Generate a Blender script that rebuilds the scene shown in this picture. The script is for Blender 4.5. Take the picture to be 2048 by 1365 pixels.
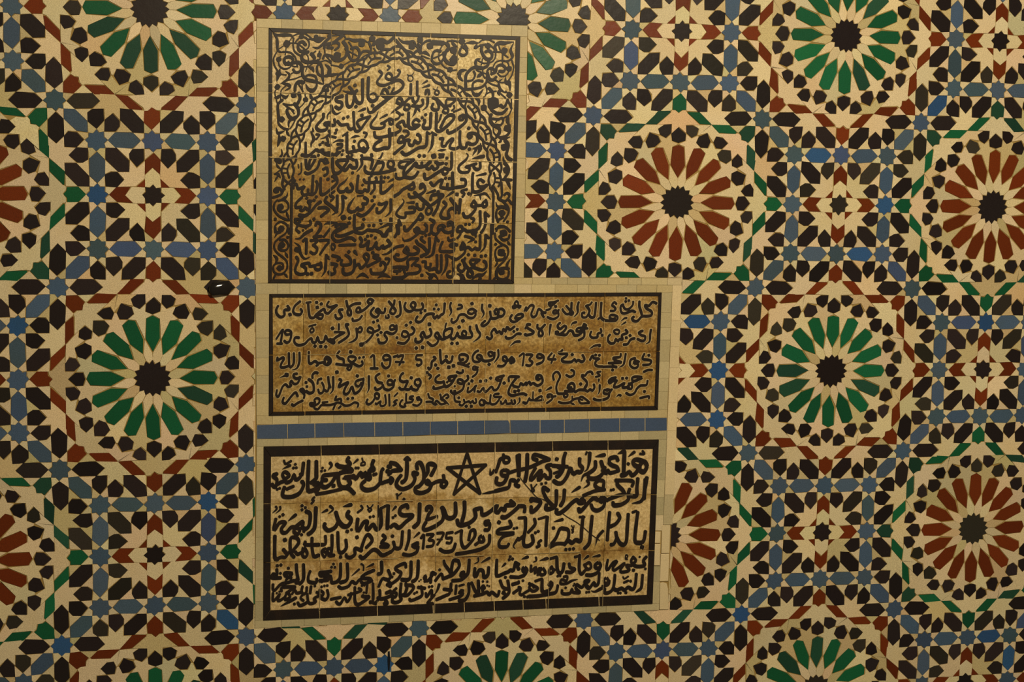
import bpy, math, random
import numpy as np
from mathutils import Matrix, Vector

random.seed(11)
for o in list(bpy.data.objects):
    bpy.data.objects.remove(o)
SC = bpy.context.scene

# ------------------------------------------------------------------ camera
HM, Z0 = 0.40, 0.95            # half period of the mosaic in metres, height of its row zero
KS = HM / 0.55
RV = np.array([0.12247112, -0.20856088, 0.00733694])
TV = np.array([-1.09158992, 0.11142146, 4.79370757]) * KS
FPX = 3153.95452
def rodr(r):
    t = np.linalg.norm(r); k = r / t
    K = np.array([[0, -k[2], k[1]], [k[2], 0, -k[0]], [-k[1], k[0], 0]])
    return np.eye(3) + math.sin(t) * K + (1 - math.cos(t)) * K @ K
RM = rodr(RV)
CL = -RM.T @ TV                                  # camera in wall axes (right, down, into the wall)
L2W = np.array([[1, 0, 0], [0, 0, 1], [0, -1, 0]])
cam = bpy.data.cameras.new('camera'); cam.sensor_width = 36; cam.lens = FPX / 2048 * 36
cam.clip_start = 0.05
camo = bpy.data.objects.new('camera', cam); SC.collection.objects.link(camo)
ax, ay, az = (L2W @ RM[0], L2W @ RM[1], L2W @ RM[2])
cw = L2W @ CL + np.array([0, 0, Z0])
camo.matrix_world = Matrix(((ax[0], -ay[0], -az[0], cw[0]), (ax[1], -ay[1], -az[1], cw[1]),
                            (ax[2], -ay[2], -az[2], cw[2]), (0, 0, 0, 1)))
SC.camera = camo

def px(x, y):
    """point of the wall plane seen at photo pixel (x, y), as wall coordinates (X, Z) in metres"""
    d = RM.T @ np.array([(x - 1024) / FPX, (y - 682.5) / FPX, 1.0])
    s = -CL[2] / d[2]
    p = CL + s * d
    return (p[0], Z0 - p[1])

# ------------------------------------------------------------------ light
SC.view_settings.view_transform = 'Standard'; SC.view_settings.look = 'None'
SC.view_settings.gamma = 1; SC.view_settings.exposure = 0.0
w = bpy.data.worlds.new('world'); SC.world = w; w.use_nodes = True
w.node_tree.nodes['Background'].inputs[0].default_value = (1.0, 0.84, 0.6, 1)
w.node_tree.nodes['Background'].inputs[1].default_value = 0.11
def area(name, loc, target, size, power, col):
    l = bpy.data.lights.new(name, 'AREA'); l.shape = 'DISK'; l.size = size; l.energy = power; l.color = col
    o = bpy.data.objects.new(name, l); SC.collection.objects.link(o)
    o.location = loc
    o.rotation_euler = (Vector(target) - Vector(loc)).to_track_quat('-Z', 'Y').to_euler()
    return o
area('ceiling_lamp_light', (1.15, -3.0, 2.85), (1.15, 0, 1.05), 0.30, 118, (1.0, 0.85, 0.60))

# ------------------------------------------------------------------ materials
def new_mat(name):
    m = bpy.data.materials.new(name); m.use_nodes = True
    nt = m.node_tree; nt.nodes.clear()
    out = nt.nodes.new('ShaderNodeOutputMaterial'); b = nt.nodes.new('ShaderNodeBsdfPrincipled')
    nt.links.new(b.outputs[0], out.inputs[0])
    return m, nt, b
def node(nt, typ, **kw):
    n = nt.nodes.new(typ)
    for k, v in kw.items():
        if k in n.inputs: n.inputs[k].default_value = v
        else: setattr(n, k, v)
    return n
def math_(nt, op, a, b=None, clamp=False):
    n = nt.nodes.new('ShaderNodeMath'); n.operation = op; n.use_clamp = clamp
    for i, v in enumerate((a, b)):
        if v is None: continue
        if hasattr(v, 'is_linked'): nt.links.new(v, n.inputs[i])
        else: n.inputs[i].default_value = v
    return n.outputs[0]
def mixc(nt, f, a, b, mode='MIX'):
    n = nt.nodes.new('ShaderNodeMix'); n.data_type = 'RGBA'; n.blend_type = mode
    for s, v in ((n.inputs[0], f), (n.inputs[6], a), (n.inputs[7], b)):
        if hasattr(v, 'is_linked'): nt.links.new(v, s)
        elif isinstance(v, (int, float)): s.default_value = v
        else: s.default_value = (*v, 1)
    return n.outputs[2]
def ramp(nt, f, lo, hi):
    n = nt.nodes.new('ShaderNodeMapRange'); n.interpolation_type = 'SMOOTHSTEP'
    n.inputs['From Min'].default_value = lo; n.inputs['From Max'].default_value = hi
    nt.links.new(f, n.inputs['Value']); return n.outputs[0]
def noise(nt, scale, detail=3, rough=0.55, off=(0, 0, 0)):
    tc = nt.nodes.new('ShaderNodeTexCoord'); mp = nt.nodes.new('ShaderNodeMapping')
    mp.inputs['Location'].default_value = off
    nt.links.new(tc.outputs['Object'], mp.inputs[0])
    n = node(nt, 'ShaderNodeTexNoise', Scale=scale, Detail=detail, Roughness=rough)
    nt.links.new(mp.outputs[0], n.inputs['Vector']); return n.outputs[0]
def bump(nt, b, h, strength, dist):
    n = node(nt, 'ShaderNodeBump', Strength=strength, Distance=dist)
    nt.links.new(h, n.inputs['Height']); nt.links.new(n.outputs[0], b.inputs['Normal'])
def speckle(nt, col, amt):
    """fine pitting of the glaze"""
    g = noise(nt, 520, 2, 0.7)
    f = ramp(nt, g, 0.30, 0.72)
    return mixc(nt, 1.0, col, mixc(nt, f, (1 - amt,) * 3, (1 + amt,) * 3), 'MULTIPLY')

def glaze_mat(name, rough, amt=0.24):
    """glazed tile: the colour of each piece sits in its 'piece' attribute"""
    m, nt, b = new_mat(name)
    at = nt.nodes.new('ShaderNodeAttribute'); at.attribute_name = 'piece'
    c = speckle(nt, at.outputs[0], amt)
    d = noise(nt, 9, 4, 0.6)
    c = mixc(nt, math_(nt, 'MULTIPLY', ramp(nt, d, 0.45, 0.75), 0.30), c, mixc(nt, 1.0, c, (0.90, 0.80, 0.55), 'MULTIPLY'))
    nt.links.new(c, b.inputs['Base Color'])
    b.inputs['Roughness'].default_value = rough
    b.inputs['Specular IOR Level'].default_value = 0.28
    bump(nt, b, noise(nt, 70, 2), 0.25, 0.001)
    return m
M_GLAZE = glaze_mat('mosaic_glaze', 0.30)
M_STRIP = glaze_mat('plain_strip_glaze', 0.42, 0.12)

m, nt, b = new_mat('old_grout'); M_GROUT = m
c = mixc(nt, noise(nt, 40, 4), (0.20, 0.115, 0.022), (0.36, 0.25, 0.075))
nt.links.new(c, b.inputs['Base Color']); b.inputs['Roughness'].default_value = 0.9

m, nt, b = new_mat('black_glaze'); M_BLACK = m
c = speckle(nt, mixc(nt, ramp(nt, noise(nt, 30, 3), 0.4, 0.7), (0.012, 0.0080, 0.0064), (0.019, 0.011, 0.007)), 0.35)
nt.links.new(c, b.inputs['Base Color']); b.inputs['Roughness'].default_value = 0.38
b.inputs['Specular IOR Level'].default_value = 0.3

m, nt, b = new_mat('scraped_edge'); M_EDGE = m
c = speckle(nt, mixc(nt, noise(nt, 60, 3), (0.36, 0.26, 0.105), (0.48, 0.37, 0.18)), 0.16)
nt.links.new(c, b.inputs['Base Color']); b.inputs['Roughness'].default_value = 0.8

def ground_mat(name, pale, mid, brown, seed, lo, hi, zgrad=None, fine=0.5, mott=1.0, seams=()):
    """scraped clay face of an inscription tile, stained by age; 'piece' tints each tile"""
    m, nt, b = new_mat(name)
    at = nt.nodes.new('ShaderNodeAttribute'); at.attribute_name = 'piece'
    s1 = noise(nt, 7.5, 5, 0.68, (seed, 0, 0)); s2 = noise(nt, 34, 4, 0.7, (0, 0, seed))
    s = math_(nt, 'ADD', math_(nt, 'MULTIPLY', s1, 1 - fine * 0.5), math_(nt, 'MULTIPLY', s2, fine * 0.5))
    if zgrad:
        tc = nt.nodes.new('ShaderNodeTexCoord'); sp = nt.nodes.new('ShaderNodeSeparateXYZ')
        nt.links.new(tc.outputs['Object'], sp.inputs[0])
        n = nt.nodes.new('ShaderNodeMapRange'); n.interpolation_type = 'SMOOTHSTEP'
        n.inputs['From Min'].default_value = zgrad[0]; n.inputs['From Max'].default_value = zgrad[1]
        n.inputs['To Min'].default_value = zgrad[2]; n.inputs['To Max'].default_value = zgrad[3]
        nt.links.new(sp.outputs['Z'], n.inputs['Value'])
        s = math_(nt, 'ADD', s, n.outputs[0])
    for zs, wz, am in seams:                     # dirt that soaked in along a joint
        tc = nt.nodes.new('ShaderNodeTexCoord'); sp = nt.nodes.new('ShaderNodeSeparateXYZ')
        nt.links.new(tc.outputs['Object'], sp.inputs[0])
        d = math_(nt, 'ABSOLUTE', math_(nt, 'SUBTRACT', sp.outputs['Z'], zs))
        s = math_(nt, 'ADD', s, math_(nt, 'MULTIPLY', ramp(nt, d, wz, 0.0), am))
    s = math_(nt, 'ADD', s, math_(nt, 'SUBTRACT', at.outputs['Alpha'], 0.5))
    c = mixc(nt, ramp(nt, s, lo, hi), pale, mid)
    c = mixc(nt, ramp(nt, s, hi - 0.02, hi + 0.13), c, brown)
    f3 = ramp(nt, noise(nt, 150, 3, 0.75), 0.36, 0.66)
    c = mixc(nt, 1.0, c, mixc(nt, f3, tuple(1 - mott * q for q in (0.34, 0.40, 0.54)), (1 + 0.22 * mott,) * 3), 'MULTIPLY')
    c = mixc(nt, 1.0, c, at.outputs[0], 'MULTIPLY')
    c = speckle(nt, c, 0.18)
    nt.links.new(c, b.inputs['Base Color']); b.inputs['Roughness'].default_value = 0.55
    b.inputs['Specular IOR Level'].default_value = 0.3
    bump(nt, b, noise(nt, 120, 3), 0.35, 0.001)
    return m

# ------------------------------------------------------------------ mesh helpers
def signed_area(P):
    return 0.5 * sum(P[i][0] * P[(i + 1) % len(P)][1] - P[(i + 1) % len(P)][0] * P[i][1] for i in range(len(P)))
def clean(P, eps=2e-4):
    Q = []
    for p in P:
        if not Q or math.hypot(p[0] - Q[-1][0], p[1] - Q[-1][1]) > eps: Q.append((p[0], p[1]))
    if len(Q) > 1 and math.hypot(Q[0][0] - Q[-1][0], Q[0][1] - Q[-1][1]) <= eps: Q.pop()
    return Q
def inset(P, d):
    n = len(P); R = []
    for i in range(n):
        a, b, c = P[i - 1], P[i], P[(i + 1) % n]
        e1 = (b[0] - a[0], b[1] - a[1]); e2 = (c[0] - b[0], c[1] - b[1])
        l1 = math.hypot(*e1) or 1e-9; l2 = math.hypot(*e2) or 1e-9
        n1 = (-e1[1] / l1, e1[0] / l1); n2 = (-e2[1] / l2, e2[0] / l2)
        bx, by = n1[0] + n2[0], n1[1] + n2[1]
        q = bx * bx + by * by
        k = min(2.0 / q if q > 1e-6 else 3, 3.2)
        mx, my = bx * k * d, by * k * d
        ml = math.hypot(mx, my); lim = 0.48 * min(l1, l2) + d
        if ml > lim: mx, my = mx * lim / ml, my * lim / ml
        R.append((b[0] + mx, b[1] + my))
    return R
class MB:
    def __init__(s): s.v = []; s.f = []; s.mi = []; s.col = []
    def face(s, idx, mi=0, col=(1, 1, 1, 0.5)): s.f.append(idx); s.mi.append(mi); s.col.append(col)
    def tile(s, P, col, gap, bev, front, back, mi=0, tilt=0.0, drop=0.0007):
        """bevelled slab with outline P (X, Z), its face towards -Y"""
        P = clean(P)
        if len(P) < 3: return
        A = signed_area(P)
        if A < 0: P = P[::-1]; A = -A
        if A < 2e-6: return
        R1 = inset(P, gap); R2 = inset(R1, bev)
        if signed_area(R1) < 0.2 * A: return
        cx = sum(p[0] for p in P) / len(P); cz = sum(p[1] for p in P) / len(P)
        ta, tb = random.gauss(0, tilt), random.gauss(0, tilt)
        n = len(P); o = len(s.v)
        s.v += [(p[0], back, p[1]) for p in R1]
        s.v += [(p[0], front + drop + ta * (p[0] - cx) + tb * (p[1] - cz), p[1]) for p in R1]
        s.v += [(p[0], front + ta * (p[0] - cx) + tb * (p[1] - cz), p[1]) for p in R2]
        s.face(tuple(range(o + 2 * n, o + 3 * n)), mi, col)
        for i in range(n):
            j = (i + 1) % n
            s.face((o + n + i, o + n + j, o + 2 * n + j, o + 2 * n + i), mi, col)
            s.face((o + i, o + j, o + n + j, o + n + i), mi, col)
    def box(s, x0, x1, y0, y1, z0, z1, mi=0, col=(1, 1, 1, 0.5)):
        o = len(s.v)
        s.v += [(x, y, z) for x in (x0, x1) for y in (y0, y1) for z in (z0, z1)]
        for f in ((0, 1, 3, 2), (4, 6, 7, 5), (0, 4, 5, 1), (2, 3, 7, 6), (0, 2, 6, 4), (1, 5, 7, 3)):
            s.face(tuple(o + i for i in f), mi, col)
    def build(s, name, mats, parent=None):
        me = bpy.data.meshes.new(name); me.from_pydata(s.v, [], s.f)
        for m in mats: me.materials.append(m)
        me.polygons.foreach_set('material_index', s.mi)
        at = me.attributes.new('piece', 'FLOAT_COLOR', 'CORNER')
        buf = []
        for f, c in zip(s.f, s.col): buf += list(c) * len(f)
        at.data.foreach_set('color', buf)
        me.update()
        o = bpy.data.objects.new(name, me); SC.collection.objects.link(o)
        if parent: o.parent = parent
        return o
def spline(pts, step):
    if len(pts) == 2:
        n = max(2, int(math.hypot(pts[1][0] - pts[0][0], pts[1][1] - pts[0][1]) / step))
        return [(pts[0][0] + (pts[1][0] - pts[0][0]) * i / n, pts[0][1] + (pts[1][1] - pts[0][1]) * i / n) for i in range(n + 1)]
    closed = pts[0] == pts[-1]
    Q = []
    for i in range(len(pts) - 1):
        p1, p2 = pts[i], pts[i + 1]
        p0 = pts[i - 1] if i else (pts[-2] if closed else p1)
        p3 = pts[i + 2] if i + 2 < len(pts) else (pts[1] if closed else p2)
        L = math.hypot(p2[0] - p1[0], p2[1] - p1[1]); n = max(2, int(L / step))
        for k in range(n):
            t = k / n
            Q.append(tuple(0.5 * (2 * p1[a] + (p2[a] - p0[a]) * t + (2 * p0[a] - 5 * p1[a] + 4 * p2[a] - p3[a]) * t * t
                                  + (3 * p1[a] - p0[a] - 3 * p2[a] + p3[a]) * t ** 3) for a in (0, 1)))
    Q.append(pts[-1]); return Q
def prism(mb, left, right, front, back, mi):
    """ribbon between two rails given in wall coordinates, raised from back to front"""
    n = len(left); o = len(mb.v)
    slope = min(1.5e-6, 1.6e-4 / n)              # the brush builds up a little glaze along its way
    mb.v += [(p[0], front - slope * i, p[1]) for i, p in enumerate(left)] + [(p[0], front - slope * i, p[1]) for i, p in enumerate(right)]
    mb.v += [(p[0], back, p[1]) for p in left] + [(p[0], back, p[1]) for p in right]
    L = lambda i: o + i
    R = lambda i: o + n + i
    Lb = lambda i: o + 2 * n + i
    Rb = lambda i: o + 3 * n + i
    for i in range(n - 1):
        mb.face((L(i), R(i), R(i + 1), L(i + 1)), mi)
        mb.face((Lb(i), L(i), L(i + 1), Lb(i + 1)), mi); mb.face((R(i), Rb(i), Rb(i + 1), R(i + 1)), mi)
    mb.face((Lb(0), Rb(0), R(0), L(0)), mi); mb.face((L(n - 1), R(n - 1), Rb(n - 1), Lb(n - 1)), mi)
def stroke(mb, pts, wd, front, back, mi=0, t0=False, t1=False, grow=0.0):
    """brush stroke along photo-pixel points, wd its full width"""
    front -= random.uniform(0, 0.00012)
    if len(pts) == 1:
        x, y = pts[0]; r = wd / 2 + grow; n = 10; ph = random.uniform(0, 6.28)
        ring = []
        for k in range(n):
            a = 2 * math.pi * k / n; q = r * (1 + 0.10 * math.sin(4 * a + ph))
            ring.append(px(x + q * math.cos(a), y - q * math.sin(a)))
        o = len(mb.v)
        mb.v += [(p[0], front, p[1]) for p in ring] + [(p[0], back, p[1]) for p in ring]
        mb.face(tuple(range(o, o + n)), mi)
        for k in range(n):
            j = (k + 1) % n; mb.face((o + k, o + n + k, o + n + j, o + j), mi)
        return
    S = spline(pts, 1.9); n = len(S)
    T = []
    for i in range(n):
        a, c = S[max(0, i - 1)], S[min(n - 1, i + 1)]
        dx, dy = c[0] - a[0], c[1] - a[1]; l = math.hypot(dx, dy) or 1
        T.append((dx / l, dy / l))
    cum = [0]
    for i in range(1, n): cum.append(cum[-1] + math.hypot(S[i][0] - S[i - 1][0], S[i][1] - S[i - 1][1]))
    tot = cum[-1] or 1
    tl = min(tot * 0.75, wd * 3.0) if not (t0 and t1) else tot * 0.5
    left, right = [], []
    closed = pts[0] == pts[-1]
    ph = random.uniform(0, 6.28)
    def add(p, t, h):
        left.append(px(p[0] + t[1] * h, p[1] - t[0] * h)); right.append(px(p[0] - t[1] * h, p[1] + t[0] * h))
    hw = wd / 2
    def half(i):
        ang = math.atan2(T[i][1], T[i][0])
        h = hw * (1 + 0.13 * math.sin(2 * (ang + 0.5)) + 0.04 * math.sin(cum[i] / 6.0 + ph))
        if t0: h *= 0.14 + 0.86 * min(1, cum[i] / tl) ** 0.75
        if t1: h *= 0.14 + 0.86 * min(1, (tot - cum[i]) / tl) ** 0.75
        return h + grow
    capn = 3
    h0, h1 = half(0), half(n - 1)
    if not closed:
        for k in range(capn):
            a = (k + 0.35) / capn * math.pi / 2
            add((S[0][0] - T[0][0] * h0 * math.cos(a) * 0.8, S[0][1] - T[0][1] * h0 * math.cos(a) * 0.8), T[0], h0 * math.sin(a))
    for i in range(n): add(S[i], T[i], half(i))
    if not closed:
        for k in range(capn - 1, -1, -1):
            a = (k + 0.35) / capn * math.pi / 2
            add((S[-1][0] + T[-1][0] * h1 * math.cos(a) * 0.8, S[-1][1] + T[-1][1] * h1 * math.cos(a) * 0.8), T[-1], h1 * math.sin(a))
    prism(mb, left, right, front, back, mi)
def parse(text, table, k):
    """groups of (name, [(width, taper0, taper1, points in photo pixels)])"""
    G = []; ox = oy = 0
    for line in text.strip().splitlines():
        t = line.split()
        if t[0].startswith('#'): G.append((t[0][1:], [])); continue
        if t[0].startswith('@'):
            ox, oy = table[t[0][1:]]; t = t[1:]
        wtxt = t[0]; a = '<' in wtxt; c = '>' in wtxt
        wd = float(wtxt.strip('<>')) / k
        n = [float(q) for q in t[1:]]
        G[-1][1].append((wd, a, c, [(ox + n[i] / k, oy + n[i + 1] / k) for i in range(0, len(n) - 1, 2)]))
    return G

# ------------------------------------------------------------------ the mosaic
# measured points of the hand-laid pattern: column, row (in half periods), photo pixel x, y
CTRL = np.array([-0.707,-1.707,24.3,121.8, -0.707,-2,20.6,12.6, -0.5,-1.5,108,200, -0.293,-1.293,193.8,279.5,
    0,-1.293,305,280.8, 0.293,-1.293,413,284.8, 0.5,-1.5,495,211, 0,-2,298,18.5,
    -0.293,-1,195.6,389.5, 0,-1,306.7,390.8, 0.293,-1,415.3,391.6, -0.293,-0.707,196.4,497.1,
    0,-0.707,307.2,501.1, 0.293,-0.707,414,501, -0.5,-0.5,113.4,574.1, 0.5,-0.5,498.3,575.7,
    -0.707,-0.293,33.8,652.1, -0.707,0,36.1,759.6, 0,0,303.2,758.2, -0.707,0.293,36.4,867.7,
    -0.5,0.5,119.4,941.5, 0.5,0.5,493,929, -0.293,0.707,199.6,1011.4, 0,0.707,310.6,1008.7,
    0.293,0.707,416.6,1004.8, -0.293,1,201.7,1115.7, 0,1,311.1,1111.8, 0.293,1,417.9,1104.7,
    -0.293,1.293,197.2,1214.6, 0,1.293,309.8,1213.3, 0.293,1.293,416.6,1206.7, -0.5,1.5,122,1293.7,
    0.5,1.5,493,1274, 4,-2,1693.4,71.7, 3.5,-1.5,1525.1,237.3, 3.707,-1.293,1588.9,309.8,
    4,-1.293,1683.9,311.1, 4.293,-1.293,1775.6,311.9, 4.5,-1.5,1842.9,246.5, 4.707,-2,1910.1,79.9,
    5,-2,2001.6,83.1, 4.707,-1.707,1908.3,177.2, 5,-1.707,1997.1,180.6, 3.707,-1,1585.3,409.3,
    4,-1,1678,411.4, 4.293,-1,1770.9,410.9, 3.707,-0.707,1581.3,507.7, 4,-0.707,1674.6,509,
    4.293,-0.707,1762.4,509, 3.5,-0.5,1510.8,576.6, 4.5,-0.5,1824.4,577.5, 5,-1,1985.8,414,
    4.707,-0.293,1883.2,645.6, 5,-0.293,1972.1,644.8, 4,0,1662.8,743.3, 4.707,0,1877.9,740.6,
    5,0,1966,740.1, 4.707,0.293,1873.7,834.2, 5,0.293,1960.7,832.9, 4.5,0.5,1806.7,904.1,
    3.707,0.707,1559,972.4, 4,0.707,1649.6,971.4, 4.293,0.707,1738.2,970.8, 5.293,0.293,2043,832,
    3.707,1,1553.8,1069.2, 4,1,1644.3,1066.4, 4.293,1,1732.6,1063.5, 5,1,1946.5,1059,
    3.707,1.293,1548.5,1161.7, 4,1.293,1639.8,1158.7, 4.293,1.293,1728.2,1156.1, 4.5,1.5,1790.1,1219.9,
    4.707,1.707,1848.9,1281.9, 5,1.707,1935.7,1275.3, 5.293,1.707,2020.3,1271.3, 5,2,1931,1365,
    2,-2,1027.7,40, 2.707,-2,1263.1,60.1, 3,-2,1363.9,63.3, 3.293,-2,1466.7,65.9,
    2.707,-1.707,1257.6,163.5, 3,-1.707,1360.4,166.1, 3.293,-1.707,1460.6,165.6, 2.5,-1.5,1185.9,230.2,
    2.293,-1.293,1112.6,302.7, 0.707,-2,569,27.7, 1.293,-2,780.3,33, 1,-2,676.7,30.3,
    2.293,-0.707,1106.8,502.6, 3.293,-0.293,1441.1,641.6, 3.293,0,1436.9,740.5, 3.293,0.293,1434.3,840.1,
    3.5,0.5,1497.2,907.5, 3,1,1328.7,1069.6, 3,-1,1355,403.2, 0.707,1.707,567.1,1339.8,
    1,1.707,669.2,1335.7, 1.293,1.707,768.4,1330.5, 1.5,1.5,837.1,1257.6, 2.5,1.5,1169.1,1241.9,
    2.707,1.707,1232.9,1303.4, 3,1.707,1324.4,1302.7]).reshape(-1, 4)
_c = np.array([px(x, y) for x, y in CTRL[:, 2:]])
RES = np.c_[_c[:, 0] - CTRL[:, 0] * HM, _c[:, 1] - (Z0 - CTRL[:, 1] * HM)]
def lay(u, v):
    """pattern coordinates to wall coordinates, with the wobble of the hand-laid rows"""
    w = np.exp(-((CTRL[:, 0] - u) ** 2 + (CTRL[:, 1] - v) ** 2) / (2 * 0.30 ** 2))
    d = (w[:, None] * RES).sum(0) / (w.sum() + 0.12)
    return (u * HM + d[0], Z0 - v * HM + d[1])

W = 1 / 23.899                                   # strip half width in half periods
def rot(P, a):
    c, s = math.cos(a), math.sin(a); return [(x * c - y * s, x * s + y * c) for x, y in P]
def mir(P): return [(x, -y) for x, y in P]
def pol(r, deg): return (r * math.cos(math.radians(deg)), r * math.sin(math.radians(deg)))
STEP = math.pi / 8
star8 = []
for k in range(8):
    star8.append(pol(1.46, 45 * k)); star8.append(pol(1.10, 45 * k + 22.5))
dart = [pol(1.10, 22.5), (1.46, 0), (2.414, 1), (1.03, 1.03)]
HEX = [(1.43, 0), (2.43, 1), (4.57, 1), (5.57, 0), (4.57, -1), (2.43, -1)]
def sym(P):                                      # close a half outline by its mirror image
    return P + [(x, -y) for x, y in reversed(P) if abs(y) > 1e-9]
ROS = []                                         # (outline, colour class) around a rosette
s16 = []
for k in range(16):
    s16.append(pol(2.45, 22.5 * k)); s16.append(pol(1.98, 22.5 * k + 11.25))
ROS.append((s16, 'black'))
T0 = (5.25 * math.cos(math.radians(11.25)), 5.25 * math.sin(math.radians(11.25)))
kite = [(2.45, 0), (3.35, 0), T0, pol(3.35, 22.5), pol(2.45, 22.5), pol(1.98, 11.25)]
petal = sym([(8.28, 0), (7.88, 0.88), (5.25, 0.93), (3.38, 0)])
p0 = sym([(10.65, 0), (9.72, 0.97), (8.75, 0.93), (8.42, 0)])
r22 = lambda x, y: rot([(x, y)], STEP)[0]
foot = [T0, (7.88, 0.88), (8.34, 0), (8.75, 0.95), (9.74, 0.99), (9.12, 1.72), (9.50, 2.62), r22(9.70, -0.97), r22(8.75, -0.95),
        r22(8.34, 0), r22(7.88, -0.88)]
p1 = [(9.85, 1.0), (11.0, 1.0), (11.0, 2.05), (10.42, 2.86), (9.57, 2.58), (9.12, 1.72)]
rhomb = [(12.92, 1.2), (12.92, 2.9), (11.0, 4.62), (11.0, 2.98), (12.66, 1.2)]
tri2 = [(14.49, 1.0), (13.0, 1.03), (12.93, 1.3), (12.92, 2.58)]
axstar = sym([(12.62, 0), (13.02, 0.52), (13.06, 1.0), (12.9, 1.1), (12.66, 1.18), (11.0, 2.96), (11.0, 1.0), (9.76, 1.0), (10.65, 0)])
shield = sym([(15.49, 0), (14.49, 1.0), (13.08, 1.0), (13.04, 0.5), (12.62, 0)])
_h = [(9.55, 2.60), (10.42, 2.86), (11.0, 2.05), (11.0, 4.58)]
def mir22(P): return [rot(mir(rot([p], -STEP)), STEP)[0] for p in P]
arrow22 = [pol(10.65, 22.5)] + _h + list(reversed(mir22(_h)))
for k in range(16):
    a = STEP * k
    ROS += [(rot(kite, a), 'cream'), (rot(petal, a), 'petal'), (rot(p0, a), 'black'), ]
for k in range(8):
    a = 2 * STEP * k
    for f in (lambda P: P, mir):
        ROS += [(rot(f(foot), a), 'cream'), (rot(f(p1), a), 'black'), (rot(f(rhomb), a), 'rim'), (rot(f(tri2), a), 'cream')]
    ROS += [(rot(axstar, a), 'cream'), (rot(shield, a), 'rim'), (rot(arrow22, a), 'cream')]
CRO = [(star8, 'black')]                         # around the centre of a cross
def sh(P, x, y, a=0.0): return [(p[0] + x, p[1] + y) for p in rot(P, a)]
Q = math.pi / 2
for k in range(4):
    a = k * Q
    one = [([(3.5, 0), (2.65, 1), (1.03, 1.03), pol(1.10, 22.5), (1.46, 0), pol(1.10, -22.5), (1.03, -1.03), (2.65, -1)], 'pale'),
           ([(5.57, 0), (4.57, 1), (2.65, 1), (3.5, 0), (2.65, -1), (4.57, -1)], 'red'),
           ([(1, 1), (2.13, 1), (1, 2.13)], 'red'),
           ([(3, 3), (3, 4.5), (2, 3.5), (1, 4.5), (1, 2.13), (2.13, 1), (4.5, 1), (3.5, 2), (4.5, 3)], 'cream'),
           ([(6, 6), (4.586, 6), (3, 4.414), (3, 3), (4.414, 3), (6, 4.586)], 'black'),
           (sh(star8, 7, 7), 'blue'), (sh(star8, 7, 0), 'blue'), (sh(HEX, 7, 7, Q / 2), 'blue')]
    for j in range(8):
        one += [(sh(dart, 7, 7, j * Q / 2), 'cream'), (sh(dart, 7, 0, j * Q / 2), 'cream')]
    for f in (lambda P: P, mir):
        one += [(f(P), c) for P, c in (
            ([(1, 6), (2.55, 6), (3, 5.25), (3, 4.55), (2, 3.5), (1, 4.5)], 'black'),
            ([(4.586, 6), (2.55, 6), (3, 5.25), (3, 4.414)], 'cream'),
            (sh(HEX, 7, 0, Q), 'blue'),
            ([(8.45, 7), (9.45, 6), (11, 6), (11, 7.4), (10.45, 8), (9.45, 8)], 'black'),
            ([(10.95, 9.54), (10.95, 7.4), (10.45, 8), (9.41, 8)], 'cream'),
            ([(8, 6), (9.5, 6), (10.5, 5), (9.45, 4), (8.75, 4), (8, 4.45)], 'black'),
            ([(8, 2.414), (8, 4.45), (8.75, 4), (9.586, 4)], 'cream'),
            ([(8, 1), (9.414, 1), (11, 2.586), (11, 4), (9.586, 4), (8, 2.414)], 'black'),
            ([(11, 4), (11, 2.8), (12.9, 4.62), (12.92, 7.36), (11.95, 6.36), (10.95, 7.36), (11, 6), (9.5, 6), (10.5, 5), (9.55, 4)], 'cream'))]
    # the other mirror images live in the neighbouring quarter turns
    CRO += [(rot(P, a), c) for P, c in one]
    CRO += [(rot([(y, x) for x, y in P], a), c) for P, c in (
        ([(1, 6), (2.55, 6), (3, 5.25), (3, 4.55), (2, 3.5), (1, 4.5)], 'skip'),)]
MID = [(star8, 'blue')]                          # where four diamonds meet
for k in range(4): MID.append((rot(HEX, k * Q), 'black'))
for k in range(8): MID.append((rot(dart, k * Q / 2), 'cream'))

COL = {'cream': (0.585, 0.475, 0.290), 'pale': (0.59, 0.50, 0.30), 'black': (0.0150, 0.0102, 0.0100), 'red': (0.118, 0.0205, 0.0030),
       'green': (0.0055, 0.078, 0.031)}
BLUES = [(0.050, 0.083, 0.140), (0.056, 0.086, 0.128), (0.046, 0.078, 0.102), (0.024, 0.072, 0.180), (0.048, 0.074, 0.155)]
BW = [5, 4, 2.0, 1.5, 1.2]
def pick(c):
    if c == 'blue': base = random.choices(BLUES, BW)[0]; s = 0.10
    else: base = COL[c]; s = {'cream': 0.055, 'pale': 0.04, 'black': 0.22, 'red': 0.13, 'green': 0.16}[c]
    if c == 'cream':
        r = random.random()
        if r < 0.13: base = (0.46, 0.375, 0.19)
        elif r < 0.20: base = (0.52, 0.385, 0.205)
        elif r < 0.24: base = (0.48, 0.41, 0.25)
    if c == 'black' and random.random() < 0.15: base = (0.024, 0.020, 0.014)
    if c == 'green' and random.random() < 0.2: base = (0.012, 0.050, 0.030)
    g = math.exp(random.gauss(0, s))
    return tuple(min(0.9, q * g * math.exp(random.gauss(0, 0.025))) for q in base) + (0.5,)

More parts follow.
